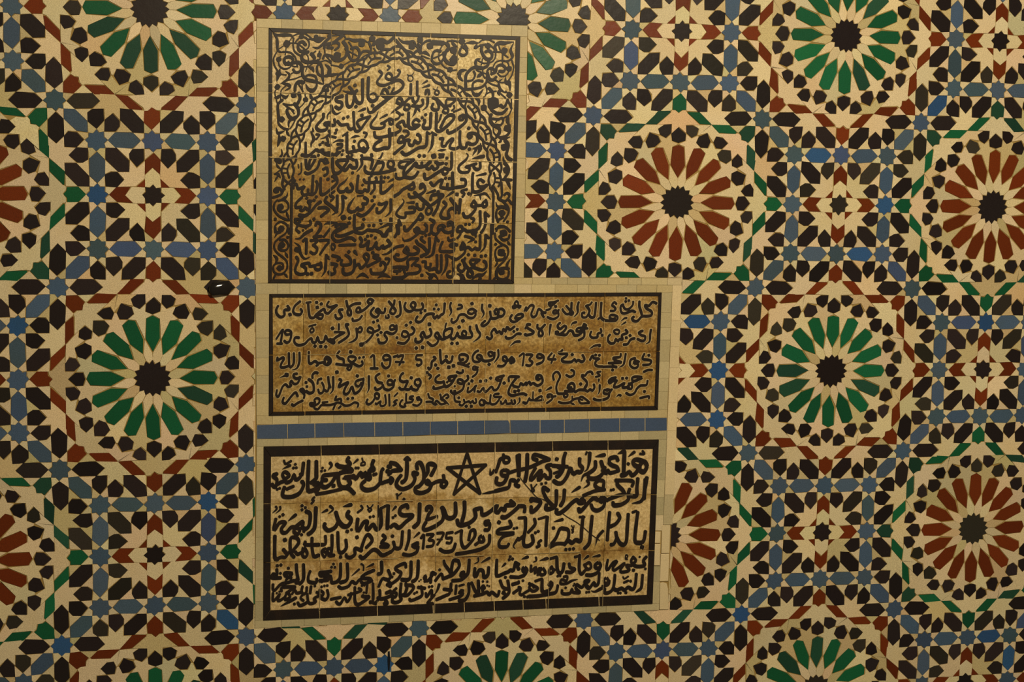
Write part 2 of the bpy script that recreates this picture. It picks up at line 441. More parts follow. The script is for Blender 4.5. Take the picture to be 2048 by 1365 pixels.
# outlines of the two inset areas, so that the mosaic pieces are cut to fit around them
CUTS = [[px(*p) for p in q] for q in (
    ((513, 37), (1055.5, 51), (1047.5, 560), (511.5, 570)),
    ((511.5, 562), (1047, 556), (1364, 556), (1335.5, 1221), (509.5, 1257.5)))]
CUTS = [q if signed_area(q) > 0 else q[::-1] for q in CUTS]
def half_clip(P, a, b, keep_out):
    """part of P on the right (outside, keep_out) or left of edge a-b of a counter-clockwise outline"""
    R = []; n = len(P)
    sd = [((b[0] - a[0]) * (p[1] - a[1]) - (b[1] - a[1]) * (p[0] - a[0])) * (-1 if keep_out else 1) for p in P]
    for i in range(n):
        j = (i + 1) % n
        if sd[i] >= 0: R.append(P[i])
        if (sd[i] >= 0) != (sd[j] >= 0):
            t = sd[i] / (sd[i] - sd[j]); R.append((P[i][0] + t * (P[j][0] - P[i][0]), P[i][1] + t * (P[j][1] - P[i][1])))
    return R
def cut_out(P, C):
    x0, x1 = min(p[0] for p in P), max(p[0] for p in P); z0, z1 = min(p[1] for p in P), max(p[1] for p in P)
    if x1 < min(c[0] for c in C) or x0 > max(c[0] for c in C) or z1 < min(c[1] for c in C) or z0 > max(c[1] for c in C): return [P]
    out = []; rest = P; left_ = [(C[i], C[(i + 1) % len(C)]) for i in range(len(C))]
    while left_ and len(rest) >= 3:
        cand = [half_clip(rest, a, b, True) for a, b in left_]      # the edge that frees the largest piece goes first
        ar = [abs(signed_area(o)) if len(o) >= 3 else 0 for o in cand]
        k = ar.index(max(ar))
        if ar[k] > 3e-6: out.append(cand[k])
        a, b = left_.pop(k)
        rest = half_clip(rest, a, b, False)
    return out

PX = random.Random(5)
_ja = [(PX.uniform(-0.9, 0.9), PX.uniform(-0.9, 0.9), PX.uniform(0, 6.28), PX.uniform(0, 6.28)) for _ in range(6)]
def wob(x, y):
    """slow irregularity of hand-cut edges, in strip widths"""
    dx = sum(math.sin(a * x * 2.2 + b * y * 2.2 + c) for a, b, c, d in _ja) * 0.025
    dy = sum(math.sin(b * x * 2.2 - a * y * 2.2 + d) for a, b, c, d in _ja) * 0.025
    return dx, dy
corn = [px(-70, -70), px(2120, -70), px(2120, 1435), px(-70, 1435)]
XA, XB = min(c[0] for c in corn), max(c[0] for c in corn); ZA, ZB = min(c[1] for c in corn), max(c[1] for c in corn)
wall = MB()
XA -= 0.25; XB += 0.25; ZA -= 0.10; ZB += 0.15
wall.box(XA, XB, 0.0016, 0.12, ZA, ZB, 1)
SEEN = set()
def add_piece(P, c, cu, cv):
    if c == 'skip': return
    mx = sum(p[0] for p in P) / len(P) * W + cu; mv = sum(p[1] for p in P) / len(P) * W + cv
    key = (round(mx, 3), round(mv, 3))
    if key in SEEN: return
    SEEN.add(key)
    X, Z = mx * HM, Z0 - mv * HM
    if X < XA + 0.01 or X > XB - 0.01 or Z < ZA + 0.01 or Z > ZB - 0.01: return
    pts = []
    amp = 0.045 if c in ('cream', 'pale') else 0.06
    for x, y in P:
        ax_, ay_ = x + cu / W, y + cv / W
        dx, dy = wob(ax_, ay_)
        u, v = (ax_ + dx + random.gauss(0, amp * 0.55)) * W, (ay_ + dy + random.gauss(0, amp * 0.55)) * W
        pts.append(lay(u, v))
    pieces = [pts]
    for C in CUTS:
        pieces = [q for p in pieces for q in cut_out(p, C)]
    col = pick(c); full = abs(signed_area(pts))
    if sum(abs(signed_area(p)) for p in pieces) < 0.16 * full and c not in ('cream', 'pale'): col = pick('cream')   # gap too thin for a cut piece
    for p in pieces:
        wall.tile(p, col, 0.00022 if c in ('cream', 'pale') else 0.00042, 0.00045, 0.0, 0.006, 0, tilt=0.012)
for i in range(-1, 7):
    for j in range(-3, 4):
        if (i + j) % 2 == 0:
            green = i % 2 == 0
            for P, c in ROS:
                if c == 'petal': c = 'green' if green else 'red'
                if c == 'rim': c = 'red' if green else 'green'
                add_piece(P, c, i, j)
        else:
            for P, c in CRO: add_piece(P, c, i, j)
for i in range(-2, 7):
    for j in range(-4, 4):
        for P, c in MID: add_piece(P, c, i + 0.5, j + 0.5)
# dark chip stuck beside a blue star under the lowest panel
wall.tile([px(*p) for p in ((775.5, 1304), (779.5, 1303), (780.5, 1322), (779, 1343), (776, 1341), (775, 1322))], (0.008, 0.010, 0.014, 0.5), 0, 0.0004, -0.0018, 0.001)
wo = wall.build('wall_back', [M_GLAZE, M_GROUT])
wo['kind'] = 'structure'
wo['label'] = 'mosaic tile wall of green and red sixteen-petal rosettes between blue and black stars'

# ------------------------------------------------------------------ the inscription panels
def thing(name, label, cat, loc, group=None):
    o = bpy.data.objects.new(name, None); SC.collection.objects.link(o)
    o.location = loc; o['label'] = label; o['category'] = cat
    o.empty_display_size = 0.1
    if group: o['group'] = group
    return o
def lerp(a, b, t): return tuple(a[k] + (b[k] - a[k]) * t for k in range(len(a)))
def bil(q, u, v):                                # point of a pixel quad TL TR BR BL
    return lerp(lerp(q[0], q[1], u), lerp(q[3], q[2], u), v)
def child(mb, name, mats, parent):
    o = mb.build(name, mats)
    o.parent = parent; o.matrix_parent_inverse = Matrix.Translation(parent.location).inverted()
    return o
def grid_tiles(quad, us, vs, front, back, shades, gap=0.0003):
    mb = MB(); us = [0] + us + [1]; vs = [0] + vs + [1]
    for i in range(len(us) - 1):
        for j in range(len(vs) - 1):
            P = [px(*bil(quad, u, v)) for u, v in ((us[i], vs[j]), (us[i + 1], vs[j]), (us[i + 1], vs[j + 1]), (us[i], vs[j + 1]))]
            g = math.exp(random.gauss(0, 0.05)); st = shades(i, j) if shades else 0
            mb.tile(P, (g, g * random.uniform(0.98, 1.02), g * random.uniform(0.95, 1.03), 0.5 + st), gap, 0.0004, front, back, 0, tilt=0.004, drop=0.0005)
    return mb
def strip_tiles(mb, a, b, c, d, n, cols, front, back, jit=0.25, gap=0.00010, var=0.045):
    """row of small plain tiles filling the pixel quad a-b (one long side) to d-c (the other)"""
    ts = [0]
    for k in range(1, n): ts.append((k + random.uniform(-jit, jit)) / n)
    ts.append(1)
    for k in range(n):
        P = [px(*lerp(a, b, ts[k])), px(*lerp(a, b, ts[k + 1])), px(*lerp(d, c, ts[k + 1])), px(*lerp(d, c, ts[k]))]
        base = random.choices(cols[0], cols[1])[0] if isinstance(cols, tuple) else random.choice(cols)
        g = math.exp(random.gauss(0, var))
        mb.tile(P, tuple(q * g for q in base) + (0.5,), gap, 0.0004, front, back, 0, tilt=0.006)
BEIGE = ([(0.43, 0.345, 0.175), (0.47, 0.385, 0.205), (0.39, 0.325, 0.18), (0.54, 0.44, 0.26)], [5, 4, 3, 1])
GREY = ([(0.40, 0.335, 0.185), (0.36, 0.31, 0.175), (0.44, 0.37, 0.21), (0.56, 0.46, 0.28)], [5, 4, 3, 0.6])
CREAM = [(0.56, 0.45, 0.26), (0.60, 0.48, 0.28)]
def bar(mb, pts, wd, front, back): stroke(mb, pts, wd, front, back)
def border(segs, wd, parent, front=-0.0036, back=0.0005):
    """black band made of pieces, each with its own pixel quad"""
    mb = MB()
    for q in segs: mb.tile([px(*p) for p in q], (1, 1, 1, 0.5), 0.0002, 0.0004, front, back, 0, tilt=0.003)
    return child(mb, 'border', [M_BLACK], parent)
def band(o1, o2, i1, i2, cuts, g=1.3):
    """pieces of one border side between outer edge o1-o2 and inner edge i1-i2, cut at fractions"""
    L = math.hypot(o2[0] - o1[0], o2[1] - o1[1]); e = g / 2 / L
    ts = [0] + cuts + [1]; out = []
    for k in range(len(ts) - 1):
        a = ts[k] + (e if k else 0); b = ts[k + 1] - (e if k < len(ts) - 2 else 0)
        p, q = lerp(o1, o2, a), lerp(o1, o2, b)
        def foot_(r):
            ex, ey = i2[0] - i1[0], i2[1] - i1[1]
            return lerp(i1, i2, ((r[0] - i1[0]) * ex + (r[1] - i1[1]) * ey) / (ex * ex + ey * ey))
        out.append((p, q, foot_(q) if k < len(ts) - 2 else i2, foot_(p) if k else i1))
    return out
M_FILL = M_EDGE
def joints(mb, quad, us, vs, frac, wd=0.75):
    """pale filler standing in the joints between the inscription tiles"""
    def run(f):
        t = random.uniform(0, 0.04)
        while t < 1:
            e = min(1, t + random.uniform(0.03, 0.16))
            if random.random() < frac: stroke(mb, [f(t), f((t + e) / 2), f(e)], wd * random.uniform(0.7, 1.25), -0.0042, -0.0005, 1)
            t = e + random.uniform(0, 0.02)
    for u in us: run(lambda v: bil(quad, u, v))
    for v in vs: run(lambda u: bil(quad, u, v))
    return mb
LF, LB = -0.0034, -0.0006                        # raised glaze, front and back
def lettering(groups, parent, halo, thick=0.95):
    for name, strokes in groups:
        mb = MB()
        for wd, a, c, pts in strokes:
            wd *= thick if len(pts) > 1 else 1.34
            stroke(mb, pts, wd, LF, LB, 0, a, c)
            if halo: stroke(mb, pts, wd, -0.0022 - random.uniform(0, 0.0002), -0.0006, 1, a, c, grow=halo)
        child(mb, name, [M_BLACK, M_EDGE], parent)

# ---- upper panel
ctr = px(788, 318)
A = thing('inscription_panel', 'square upper tile panel with pointed arch border and ten lines of black script', 'inscription panel', (ctr[0], -0.001, ctr[1]))
OUT = ((537.5, 56), (1040.3, 73), (1027.3, 567.5), (536.5, 566.5)); INN = ((545, 64.5), (1030.5, 80.5), (1021.0, 559.5), (544, 558.5))
z_lo, z_hi = px(788, 470)[1], px(788, 240)[1]
GM1 = ground_mat('stained_cream_clay', (0.60, 0.47, 0.245), (0.34, 0.215, 0.050), (0.21, 0.095, 0.010), 3.1, 0.47, 0.62, (z_lo, z_hi, 0.145, -0.035))
sh1 = lambda i, j: {(1, 0): .07, (0, 0): .015, (3, 0): .03, (2, 0): .02, (3, 1): .015, (0, 2): .05, (0, 3): .03, (1, 3): .05, (2, 3): .08, (0, 1): .035, (3, 3): .0, (1, 2): .02, (3, 2): -.02}.get((i, j), 0) + random.uniform(-.02, .02)
child(joints(grid_tiles(OUT, [.25, .503, .752], [.253, .508, .757], -0.0016, 0.001, sh1), OUT, [.25, .503, .752], [.253, .508, .757], 0.6), 'tile_ground', [GM1, M_EDGE], A)
segs = band(OUT[0], OUT[1], INN[0], INN[1], [.25, .503, .645]) + band(OUT[1], OUT[2], INN[1], INN[2], [.255, .51])
segs += band(OUT[3], OUT[2], INN[3], INN[2], [.25, .75]) + band(OUT[0], OUT[3], INN[0], INN[3], [.218, .253, .505])
border(segs, 0, A)
TAB1 = dict(a=(530, 50), b=(786, 50), c=(530, 200), d=(786, 200), e=(530, 340), f=(786, 340), g=(530, 450), h=(786, 450))
P1 = """#lettering_line
@a 45 1830 735 1870 780 1830 850 1795 900 1815 950 1900 965 2000 930 2045 860
42 1930 820 1975 770 2030 810 2010 870 1950 860 1930 820
32 1960 650 2000 680 1960 720
@b 42 80 720 110 750 70 820 10 850
22 235 850 260 810 300 815 320 860 290 900 250 890 235 850
18 225 795 280 815 330 765
55 285 945 280 1110
50 385 905 385 1120
38< 455 950 545 895
42< 460 1005 580 965
52 520 1110 530 1050 565 1050 575 1110
32 665 1080 700 1045 735 1075 720 1115 680 1110 665 1080
15 640 1020 690 1040 710 990
55 -30 925 40 890 110 890 160 940 150 1000 90 1060 20 1095 -60 1130
@a 55 1860 1110 1895 1035 1945 1045 1970 1110
40 1985 1000
42 2020 1090 2060 1010
55 1880 1120 1960 1160 2048 1130
58 2040 1130 1900 1230 1740 1350
@c 58> 1950 0 1830 100 1720 190 1660 190 1640 110
@a 60 1560 870 1560 1090
60 1655 840 1645 1090
55 1560 1100 1560 1200 1530 1250 1470 1230 1440 1150
58< 1240 1050 1330 1080 1420 1080 1470 1050
48 1345 990 1390 1040 1440 1110
45 1440 965
58 1645 1100 1660 1180 1720 1220 1790 1180 1790 1130
30 1690 1110 1730 1090 1770 1105
28> 1790 1130 1840 1140
55 1305 1120 1310 1260 1340 1310 1390 1290 1420 1200 1430 1130
45 1455 1305
45 1720 1290
56 1240 1140 1140 1170 1150 1220 1220 1240 1230 1300 1180 1340 1130 1310
#lettering_line
@b 48 60 1230 80 1180 130 1180 150 1240 110 1260 60 1240
50> 165 1230 130 1290 20 1370 -40 1420
48 160 1270 260 1170 310 1160 320 1210 360 1240 400 1190 410 1140
48 470 1190 480 1260 440 1300 380 1300 310 1290
@d 45 180 130 200 80 250 80 265 130 220 160 180 140
60<> 300 80 380 110 430 190
55< 310 270 350 200 370 130
40 440 90 400 130
@b 52> 555 1150 550 1270 530 1320 470 1365
52 640 1160 700 1190 790 1280 840 1330
52 640 1260 620 1320 660 1360 720 1350 730 1290 700 1200
45 840 1300 850 1210 890 1185 990 1200 940 1260 870 1300
@d 38 870 90 920 100
42 800 170 820 140 870 140 880 190 840 210 800 190 800 170
34 940 170 980 130 970 90
34 970 190 1080 145
40 60 190 110 230 90 290 40 310
34 110 240 165 230
#lettering_line
@d 50 1110 250 1060 270 1070 315 1120 310 1120 270
56 1110 245 1165 270 1165 340 1100 410 990 490 900 530 870 510 870 480
45 1210 450
58 695 210 690 380 690 470 730 500 800 470 950 330 970 260 910 240 830 300 760 440
42> 770 235 740 330 690 400
58 605 210 595 420 580 450 500 450 480 410 510 350 500 320
40 465 285
40 520 235
58 250 200 245 400 280 450 350 450 420 400
48 420 340 370 310 320 350 330 400 400 400
50 250 410 190 410 155 340 60 400 115 440 110 490 40 530 -30 540
@c 46< 1810 180 1780 260 1700 370 1700 430 1740 450 1860 450 1910 420 1900 370 1860 375
45 1880 370 1960 320 2000 300 2050 330 2040 380 2000 380 1990 330
40< 1830 300 1950 235
50 1680 260 1600 370 1520 480 1460 500 1430 450 1420 300 1415 190
48 1680 265 1560 300 1480 340 1480 390 1520 450
45 1550 245
45< 1480 190 1600 140
52 1420 440 1370 470 1330 430 1320 390 1220 400 1160 340
42 1255 295
42 1325 270
54 1110 310 1115 400 1040 400 1030 360 950 380 990 410 980 470 880 490 820 440 850 380 930 290 935 220
40<> 1040 80 1060 170 1000 240 1000 310
50> 1060 90 1090 180 1140 225 1220 190
40 1145 480
40 1125 530
#lettering_line
@d 52 1200 590 1200 550 1250 530 1330 550 1350 640 1310 700 1230 710
42 1205 560 1215 610 1260 590 1240 550
55 1230 700 1180 690 1170 750 1120 770 1080 740 1065 640 1070 500
50 1070 740 1000 780 920 770 910 720 960 640 940 620 860 690 840 730 790 740 780 680 800 620 750 620
45 1220 785
75<> 1400 690 1390 790 1350 870
60> 1400 740 1330 770 1270 780
50> 1330 790 1270 890
56> 640 540 630 660 610 760 550 850
40 620 520 690 560
58 545 515 535 700 500 750 400 770 250 860 180 870 140 830
32 545 515 590 545
53 390 550 430 580 440 640 420 680 370 680 345 650 320 720 270 720 250 680 265 640 200 650 120 680 80 660 110 600 140 580 180 640 180 720 100 790 20 860
42 170 495 230 500 250 550 200 585
@c 58 1990 460 1990 740 1900 770 1790 800 1740 770 1770 700 1860 640
50 1750 510 1760 580 1830 600 2048 555 2090 550
45 1560 640 1500 690 1510 760 1580 790 1640 760 1620 680 1560 640
50 1650 760 1600 830 1540 800 1580 760
54 1590 820 1500 800 1440 820 1410 740
58 1420 820 1330 840 1310 800 1310 550
38 1245 575 1320 520
40 1580 520 1630 540 1600 600
45<> 1370 610 1450 580 1520 580
40 1430 660
45< 1080 690 1160 650 1240 650
50 1160 710 1230 710 1220 760 1160 780 1150 840 1100 880 1070 860
48 1200 830 1140 890
38 1245 810
38 1230 875
48 650 680 650 870
55 590 880 700 890 810 800 850 810
45 810 790 860 820 930 790 930 830 970 850 1030 840 1050 900
42 850 810 900 830 960 870 1040 890
45 970 690 1000 720 1050 720
45> 1020 490 1040 540 960 600 890 620
45 990 600 1010 680 970 710
42 1040 580 1130 600
40 925 680
40 880 715
40 853 885
38 820 550 870 560 820 630
45<> 760 440 770 500 730 510
65<> 730 500 780 620 740 700 740 760
#lettering_line
@d 48< 1170 850 1200 890 1160 960 1060 1050 1050 1120 1100 1160 1200 1150 1220 1090 1160 1070 1200 1060 1330 1020
54 1390 1000 1390 1090 1330 1110 1290 1070 1300 1020
60< 1265 940 1450 900
54 935 840 935 1060 900 1110 820 1090
56 820 1100 700 1170 560 1260 510 1250 500 1180
48 880 1100 870 1160 820 1190 790 1150 800 1110
42 860 930
42 850 1020
70 650 900
50 420 895
45 497 895
45<> 710 810 850 795
42 740 875 810 875
45 740 920 800 910
50 800 1010 740 1020 680 990
53 700 1000 720 1070 660 1110 620 1060 590 1100 540 1090 550 1020 600 990
55 580 1010 500 1060 410 1070 340 1040
58 460 1000 450 1060 390 1060 360 1010 290 1090 200 1180 170 1230
54 330 960 200 970 100 1010 110 1070 160 1080
56 300 980 210 1050 170 1150 190 1220 280 1250 350 1220 400 1150
48 200 1230 110 1260 50 1240 45 1180
@c 50 1970 1000 2020 960 2060 1020 2030 1080 1970 1060 1970 1000
40 1880 850 1850 920
53 1830 940 1770 1050 1710 1160 1700 1220
53 1800 1010 1880 1000 1890 1060 1840 1150
54 2080 1110 1950 1150 1820 1170 1660 1170 1600 1130 1600 1060
54> 1540 940 1550 1030 1500 1110 1460 1150
54 1560 930 1680 940 1720 980 1690 1100
58 1700 870 1710 900
56 1080 930 1090 1130 1130 1170 1200 1150 1310 1000 1320 960 1170 970 1150 1010 1210 1080 1290 1120 1360 1040 1390 1080 1460 1080 1470 1010 1450 960
45 1310 900 1420 960
40 1330 900
40 1390 885
40 1545 890
40 1400 1165
50 1010 1000 960 1010 930 970 880 970 840 1080 760 1150 680 1180 640 1160
46 960 940 990 960 1000 1010
53 650 920 660 1060 680 1100 720 1090 800 950 780 900 720 960 700 1060
50 930 1110 990 1090 1000 1170 950 1210
38 1010 1265
30 580 1010 580 1150 540 1190
25 530 1030 540 1090
#lettering_line
@f 53 1450 190 1390 155 1350 200 1370 260 1430 270 1500 240
56 1500 245 1400 330 1310 350 1270 310 1270 100 1280 50
50> 1270 320 1240 430
45< 1320 95 1480 60
54 1090 150 1150 160 1160 230 1130 260 1010 280
58 950 40 950 280
53 1000 280 960 290 910 300 870 290 870 220
52 900 300 830 290 760 270 780 200 790 160 730 180 650 250 600 200
40 840 130
40 900 135
52 440 230 430 290 470 270 450 220 500 260 510 330 440 390 350 430 270 430 250 380
53 320 200 340 280 290 310 250 290 270 250 320 220
56 260 260 160 310 100 370 20 420
45< 530 375 670 330
@e 54 1860 100 1850 330 1880 370 1950 330 2040 240
46< 1960 200 2048 150
54 1670 120 1660 300
48 1580 150 1600 190 1660 200 1900 190
48 1770 120 1790 160 1750 200 1750 300 1690 380
53 1660 260 1650 340 1590 310 1570 350 1480 340 1470 300 1490 90
35 1560 240
38 1915 120
38 1970 120
44< 1330 110 1280 180 1190 250 1170 310 1200 350
54 1200 350 1270 340 1310 290 1320 340 1390 330 1400 270 1370 220
52 1080 100 1140 120 1150 210 1050 310 940 390 890 360 890 130
42 1080 180 1130 150 1100 110
54 770 90 760 250 750 400
50 820 180 840 240 800 370 700 380 690 310
50 700 380 620 400 590 340 630 270 570 290 530 300 500 220
28 560 150
28 620 150
42 1005 150
40 670 450
40 820 430
#lettering_line
@f 50 1480 480 1500 560 1450 590 1430 540 1480 490
48 1430 560 1360 570 1340 560
50 1290 490 1330 560 1290 590 1250 560 1290 500
56 1320 560 1310 640 1220 740 1150 750 1120 690
45<> 1290 410 1400 390 1480 380 1560 470
40> 1390 400 1400 480
60 1075 470 1055 690
60 920 460 1060 650
52 1000 690 980 620 920 620 880 680 900 760 800 770 760 720 790 640 850 560 810 510
44 1180 310 1090 340 1140 380 1110 430
45 1210 380
50 1020 390
45< 840 435 960 350
60 340 360 590 580
56 590 580 700 500 800 410 720 390 620 410 600 480
58 720 340 740 480 700 620 640 720
48 580 590 530 640 540 700 590 700 620 640 580 590
53 490 540 480 610 430 630 390 600 380 540
45< 150 460 170 520 80 640 50 700 100 750 190 760 200 690
53 200 690 340 670 330 600 260 600
45< 210 525 330 520
@e 56> 2010 470 2010 640 1980 700 1920 750
53 1820 540 1870 550 1950 520 1900 620 1840 680 1790 670 1790 610
42 1750 430
42 1715 490
56 1750 550 1680 640 1600 710 1540 730 1480 700
53< 1440 430 1350 560 1330 630 1380 670 1450 650 1480 600 1500 640 1570 620 1570 580
53 1590 440 1640 480 1620 540 1560 540
28 1480 415 1570 405
56> 1240 410 1250 560 1230 680 1170 740
40 1240 410 1300 450
56> 1155 410 1155 600 1140 670 1070 720
53 990 430 960 490 1010 540 1090 600 1150 670
44 1110 340 1040 400 1100 440 1060 490
53 860 610 960 600 1020 640 960 690 900 740
56 890 510 820 560 740 660 640 730 550 720
50 590 440 500 530 500 600 580 590 570 640 620 640 640 600 700 640 720 560 690 500 740 500
42 785 485
#lettering_line
@f 56 1390 660 1390 880 1330 960 1270 970
56 1470 690 1480 830 1460 920 1410 1000
45 1470 680 1530 740
53 1330 1000 1280 980 1180 980 1140 950 1100 980 1030 980 1040 920 1090 900 1120 960
@h 45 1090 90 1070 160 1030 210
46 1320 110 1300 150 1260 130 1270 90 1320 90
42 1320 130 1320 190
@f 38 1160 870
38 1220 870
44 1250 770 1300 790 1270 840
50 880 900 880 840 940 840 970 920 960 1000
40 900 890 930 880
@h 52 960 0 960 80 900 120 830 110 780 60 740 90 690 150 630 130 610 80 615 0
@f 48 600 1000 630 900 660 830 590 790
45 720 960 720 910 780 880 830 910
48 510 870 540 900 540 980
46 340 960 380 920 420 960 390 1010 340 970
@h 53 540 20 540 60 500 120 420 110 340 70
46> 400 140 280 230 180 250 150 200
@f 50 440 700 480 760 440 800 400 770 440 710
56 400 780 320 870 240 960 190 960 180 900
@h 38 525 165
38 580 150
45 880 200 900 250 980 230
40 940 165
56 60 0 70 100 30 190
@f 54 90 800 90 1020
48 90 800 130 880
@e 60 2010 780 2010 960
70 1255 760
45 1355 770
45 1345 850
56 1430 720 1430 920 1480 940 1570 910 1560 870
44< 1810 940 1970 870
50 1840 800 1860 860
42 1580 790
42 1665 890
42 1740 885
40 785 785
48 1960 980 2030 960
@g 53 2030 20 1950 100 1900 170 1850 120 1780 90 1700 90 1640 80 1560 130 1470 120 1430 100
53 1960 100 1940 170 1880 170
@e 50 1130 910 1200 870 1310 890 1200 960 1100 1000
@g 53 1310 20 1180 60 1090 130 1080 200 1140 260 1220 250 1320 210 1390 210 1440 250
54 1400 110 1280 160 1180 180 1140 160
@e 53<> 940 880 1000 850 1150 840
40< 1060 900 1150 850
54 810 890 830 840 890 870 890 940 840 1010
@g 48 890 20 860 90 800 180
48 780 190 900 180
48 1040 60 940 190
@g 58> 750 80 650 130 560 210 480 220
@e 46 480 790 600 780
48 560 830 520 870 640 900 730 870 720 810
48 480 830 520 870
@g 48 520 20 500 70 550 120
32 610 85
32 655 50
#lettering_line
@h 54 1390 160 1390 340 1370 390 1310 370
54> 1480 160 1470 330 1440 390 1390 440
45 1480 160 1530 210
50 1310 370 1260 400 1210 360 1160 370 1080 390
50 1110 280 1150 340 1090 370 1080 350 1110 300
50 1150 380 1140 450 1050 530 990 550 940 520
50 1020 320 950 300 910 330 970 360 960 420 840 425 760 420 750 370 790 270
45 1150 180 1230 200 1290 230
38> 1290 230 1180 290
38 1320 270
42 1205 475
42 1305 485
42 1410 500
42 1480 490
56> 690 200 660 330 640 450 590 500 510 520
45 680 200 730 260
56 580 210 580 380 550 450 450 500
54 370 250 400 300 480 350 550 430
45 470 190 440 220 510 280
54 340 350 400 390 400 440 310 470 230 450 190 420
48 210 350 250 410 200 440 170 410 210 360
50 250 450 220 520 130 560 50 550 20 500
48 0 390 60 350 160 330
45 50 470 90 480
@g 45 1190 325 1440 315
54 1520 200 1550 260 1520 330 1590 330 1660 260 1640 380 1720 370 1780 280 1780 350 1830 380 1880 330 1900 370 1960 340 2010 310 1960 240
40 1640 180
40 1700 170
40 1765 205
40 1605 230
54 610 260 660 230 660 460
48 730 250 840 245 780 320
48 770 320 830 370 820 440 770 460 730 430
48 880 250 1030 250 960 350 880 470
40 1085 295 1060 350 1090 400 1120 350 1085 295
55<> 470 280 550 340 560 430 600 510 650 540 720 510
80 500 390 530 400
45 1340 430
58> 1430 420 1480 490
45 1725 440
#lettering_line
@g 50 500 510 530 570 490 680 490 750 560 790 640 770 650 690 580 640 700 610 720 660 800 650
50 890 600 900 680 850 720 800 690 820 640 880 630
48 680 785
48 745 780
56> 980 480 970 640 960 740 900 830
45 980 480 1030 540
53 1050 620 1150 640 1110 690 1120 760 1060 790 1020 750
50 1080 490 1160 510 1200 540 1160 570
50 1230 560 1220 630 1290 640 1370 620 1360 540 1290 480
56 1430 560 1430 680 1390 760 1300 790 1250 760 1250 690
53 1430 670 1500 630 1530 690 1600 640 1640 570
48 1600 540 1580 490 1620 460 1660 500 1640 570 1600 540
50 1640 660 1720 620 1840 550 1740 520 1750 480 1810 490
50 1850 650 1860 600 1910 610 1930 680 1880 760 1780 780 1710 770 1690 710
45 1960 630 1990 550 1930 540
60<> 1460 850 1560 790 1660 850
60<> 1800 850 1900 800 2010 840
48< 1870 470 1950 460 2048 390
@h 50 0 680 100 670 220 680
50 20 740 120 730
60 0 850 150 840 240 780
45 60 780 100 700
45 160 700 200 790
50 400 540 290 540 230 580 240 650 220 720
48 400 550 300 650
50 360 640 420 660 430 730 370 770 260 780
45 460 805
48 470 590 520 590 520 660 560 690 600 650 600 620
53 580 720 650 700 700 680 700 480
53 690 690 710 750 760 740 770 660 770 480
56> 850 480 860 600 830 720 770 810
53 960 580 960 790 930 830 880 820 870 770 910 740
38 860 480 930 520 990 540
53 1150 530 1130 590 1150 680 1110 740 1050 720 1040 660 1070 630
56 1110 560 1180 670 1270 770 1240 830 1190 800 1200 740 1250 690
48 1380 560 1250 560 1240 610 1300 660
50 1380 560 1270 660 1350 700 1440 720 1490 670 1480 600 1450 580
60<> 520 750 600 800 660 800 720 870
60 600 840
60<> 1020 780 1100 810 1160 880
50 1100 850
68<> 1250 880 1340 810 1430 800 1500 730
45 1390 860
#side_border
@e 50 480 170 430 220 425 500 422 1020
@g 50 415 0 412 880
#side_border
@f 46 1550 280 1600 380 1600 600 1595 1020
@h 48 1570 0 1550 880
#scroll_strip
@e 42 300 150 280 230 300 290 270 380 190 420 130 440
45 270 370 260 320 210 290 150 310 160 350 200 350
70 185 330
36 200 480 150 540 150 640 220 730 330 790 400 800
36 220 490 310 480 370 540 370 620 290 670 220 640 210 590 250 570
80 250 590
52<> 360 360 340 430 240 480
44<> 340 650 360 720 390 790
40 165 785
36 160 1000 160 900 240 830 330 860 370 930 380 1020
80 260 940
42 200 1010 250 990
@g 36 370 0 340 120 240 200 160 280 150 370 200 450 290 520 350 590 350 700 280 780 200 785 140 740 140 650 200 610 280 620 290 690 240 710
75 235 690
38 240 240 320 240 370 310 360 380 300 410 230 390 220 330 270 300
85 270 320
80 260 60
44<> 180 90 190 130 150 210
42 230 110 180 110 165 40
50<> 320 430 350 490 370 530
58<> 130 480 190 540 160 640
45<> 300 770 340 810 360 850
42 170 790 140 850
38 365 195
#scroll_strip
@f 44 1590 250 1670 380 1690 460 1780 500 1830 470 1860 400 1820 370 1780 400
44 1730 200 1740 400 1700 470
42 1850 480 1900 540
40 1760 510 1840 600 1840 700 1770 820
50< 1640 510 1670 580 1760 590 1830 620
44 1680 830 1650 740 1660 640 1730 600
85 1740 690
40 1760 760 1700 790 1670 800
60<> 1770 140 1830 190 1880 310
45 1760 150 1890 160
38 1830 830
40 1650 980 1690 900 1790 910 1870 980
90 1760 1010
@h 36 1640 60 1700 40 1800 40 1870 110
90 1770 130
44 1700 180 1760 240 1840 220 1860 160
36 1630 130 1640 220 1730 300 1820 350 1840 450 1790 560 1680 670 1640 760 1650 850
52<> 1830 250 1850 300 1880 320
40 1640 310
36 1740 330 1660 370 1630 460 1660 560
95 1730 440
44 1790 460 1770 540 1700 560 1650 560
45<> 1660 560 1660 620 1620 670
58<> 1880 540 1820 640 1850 740
44 1850 740 1840 820 1780 870 1690 860 1660 800 1680 720 1760 690 1850 700
80 1735 750
42 1640 840 1600 885
42 1790 860 1850 885
#foliate_scroll
@a 62<> 130 120 200 160 330 160 420 170 460 230
62<> 130 130 190 220 200 380 220 420 290 440
90 350 300
20 230 380 300 330
20 340 350 325 480
22 390 290 480 290 540 310 640 390
18 390 260 440 190
30 460 210 450 330 480 430 580 500
24 460 170 540 140 640 140 740 210
54 650 320 600 270 540 300 530 370 570 420 640 410
30 640 410 700 350 700 260 640 200 550 210 490 270
65 585 185
58<> 690 220 780 230 850 210 970 210
75 815 180 820 200
58<> 760 230 860 260 970 200
54 340 620 410 620 450 560 400 510 320 530 310 590 340 630
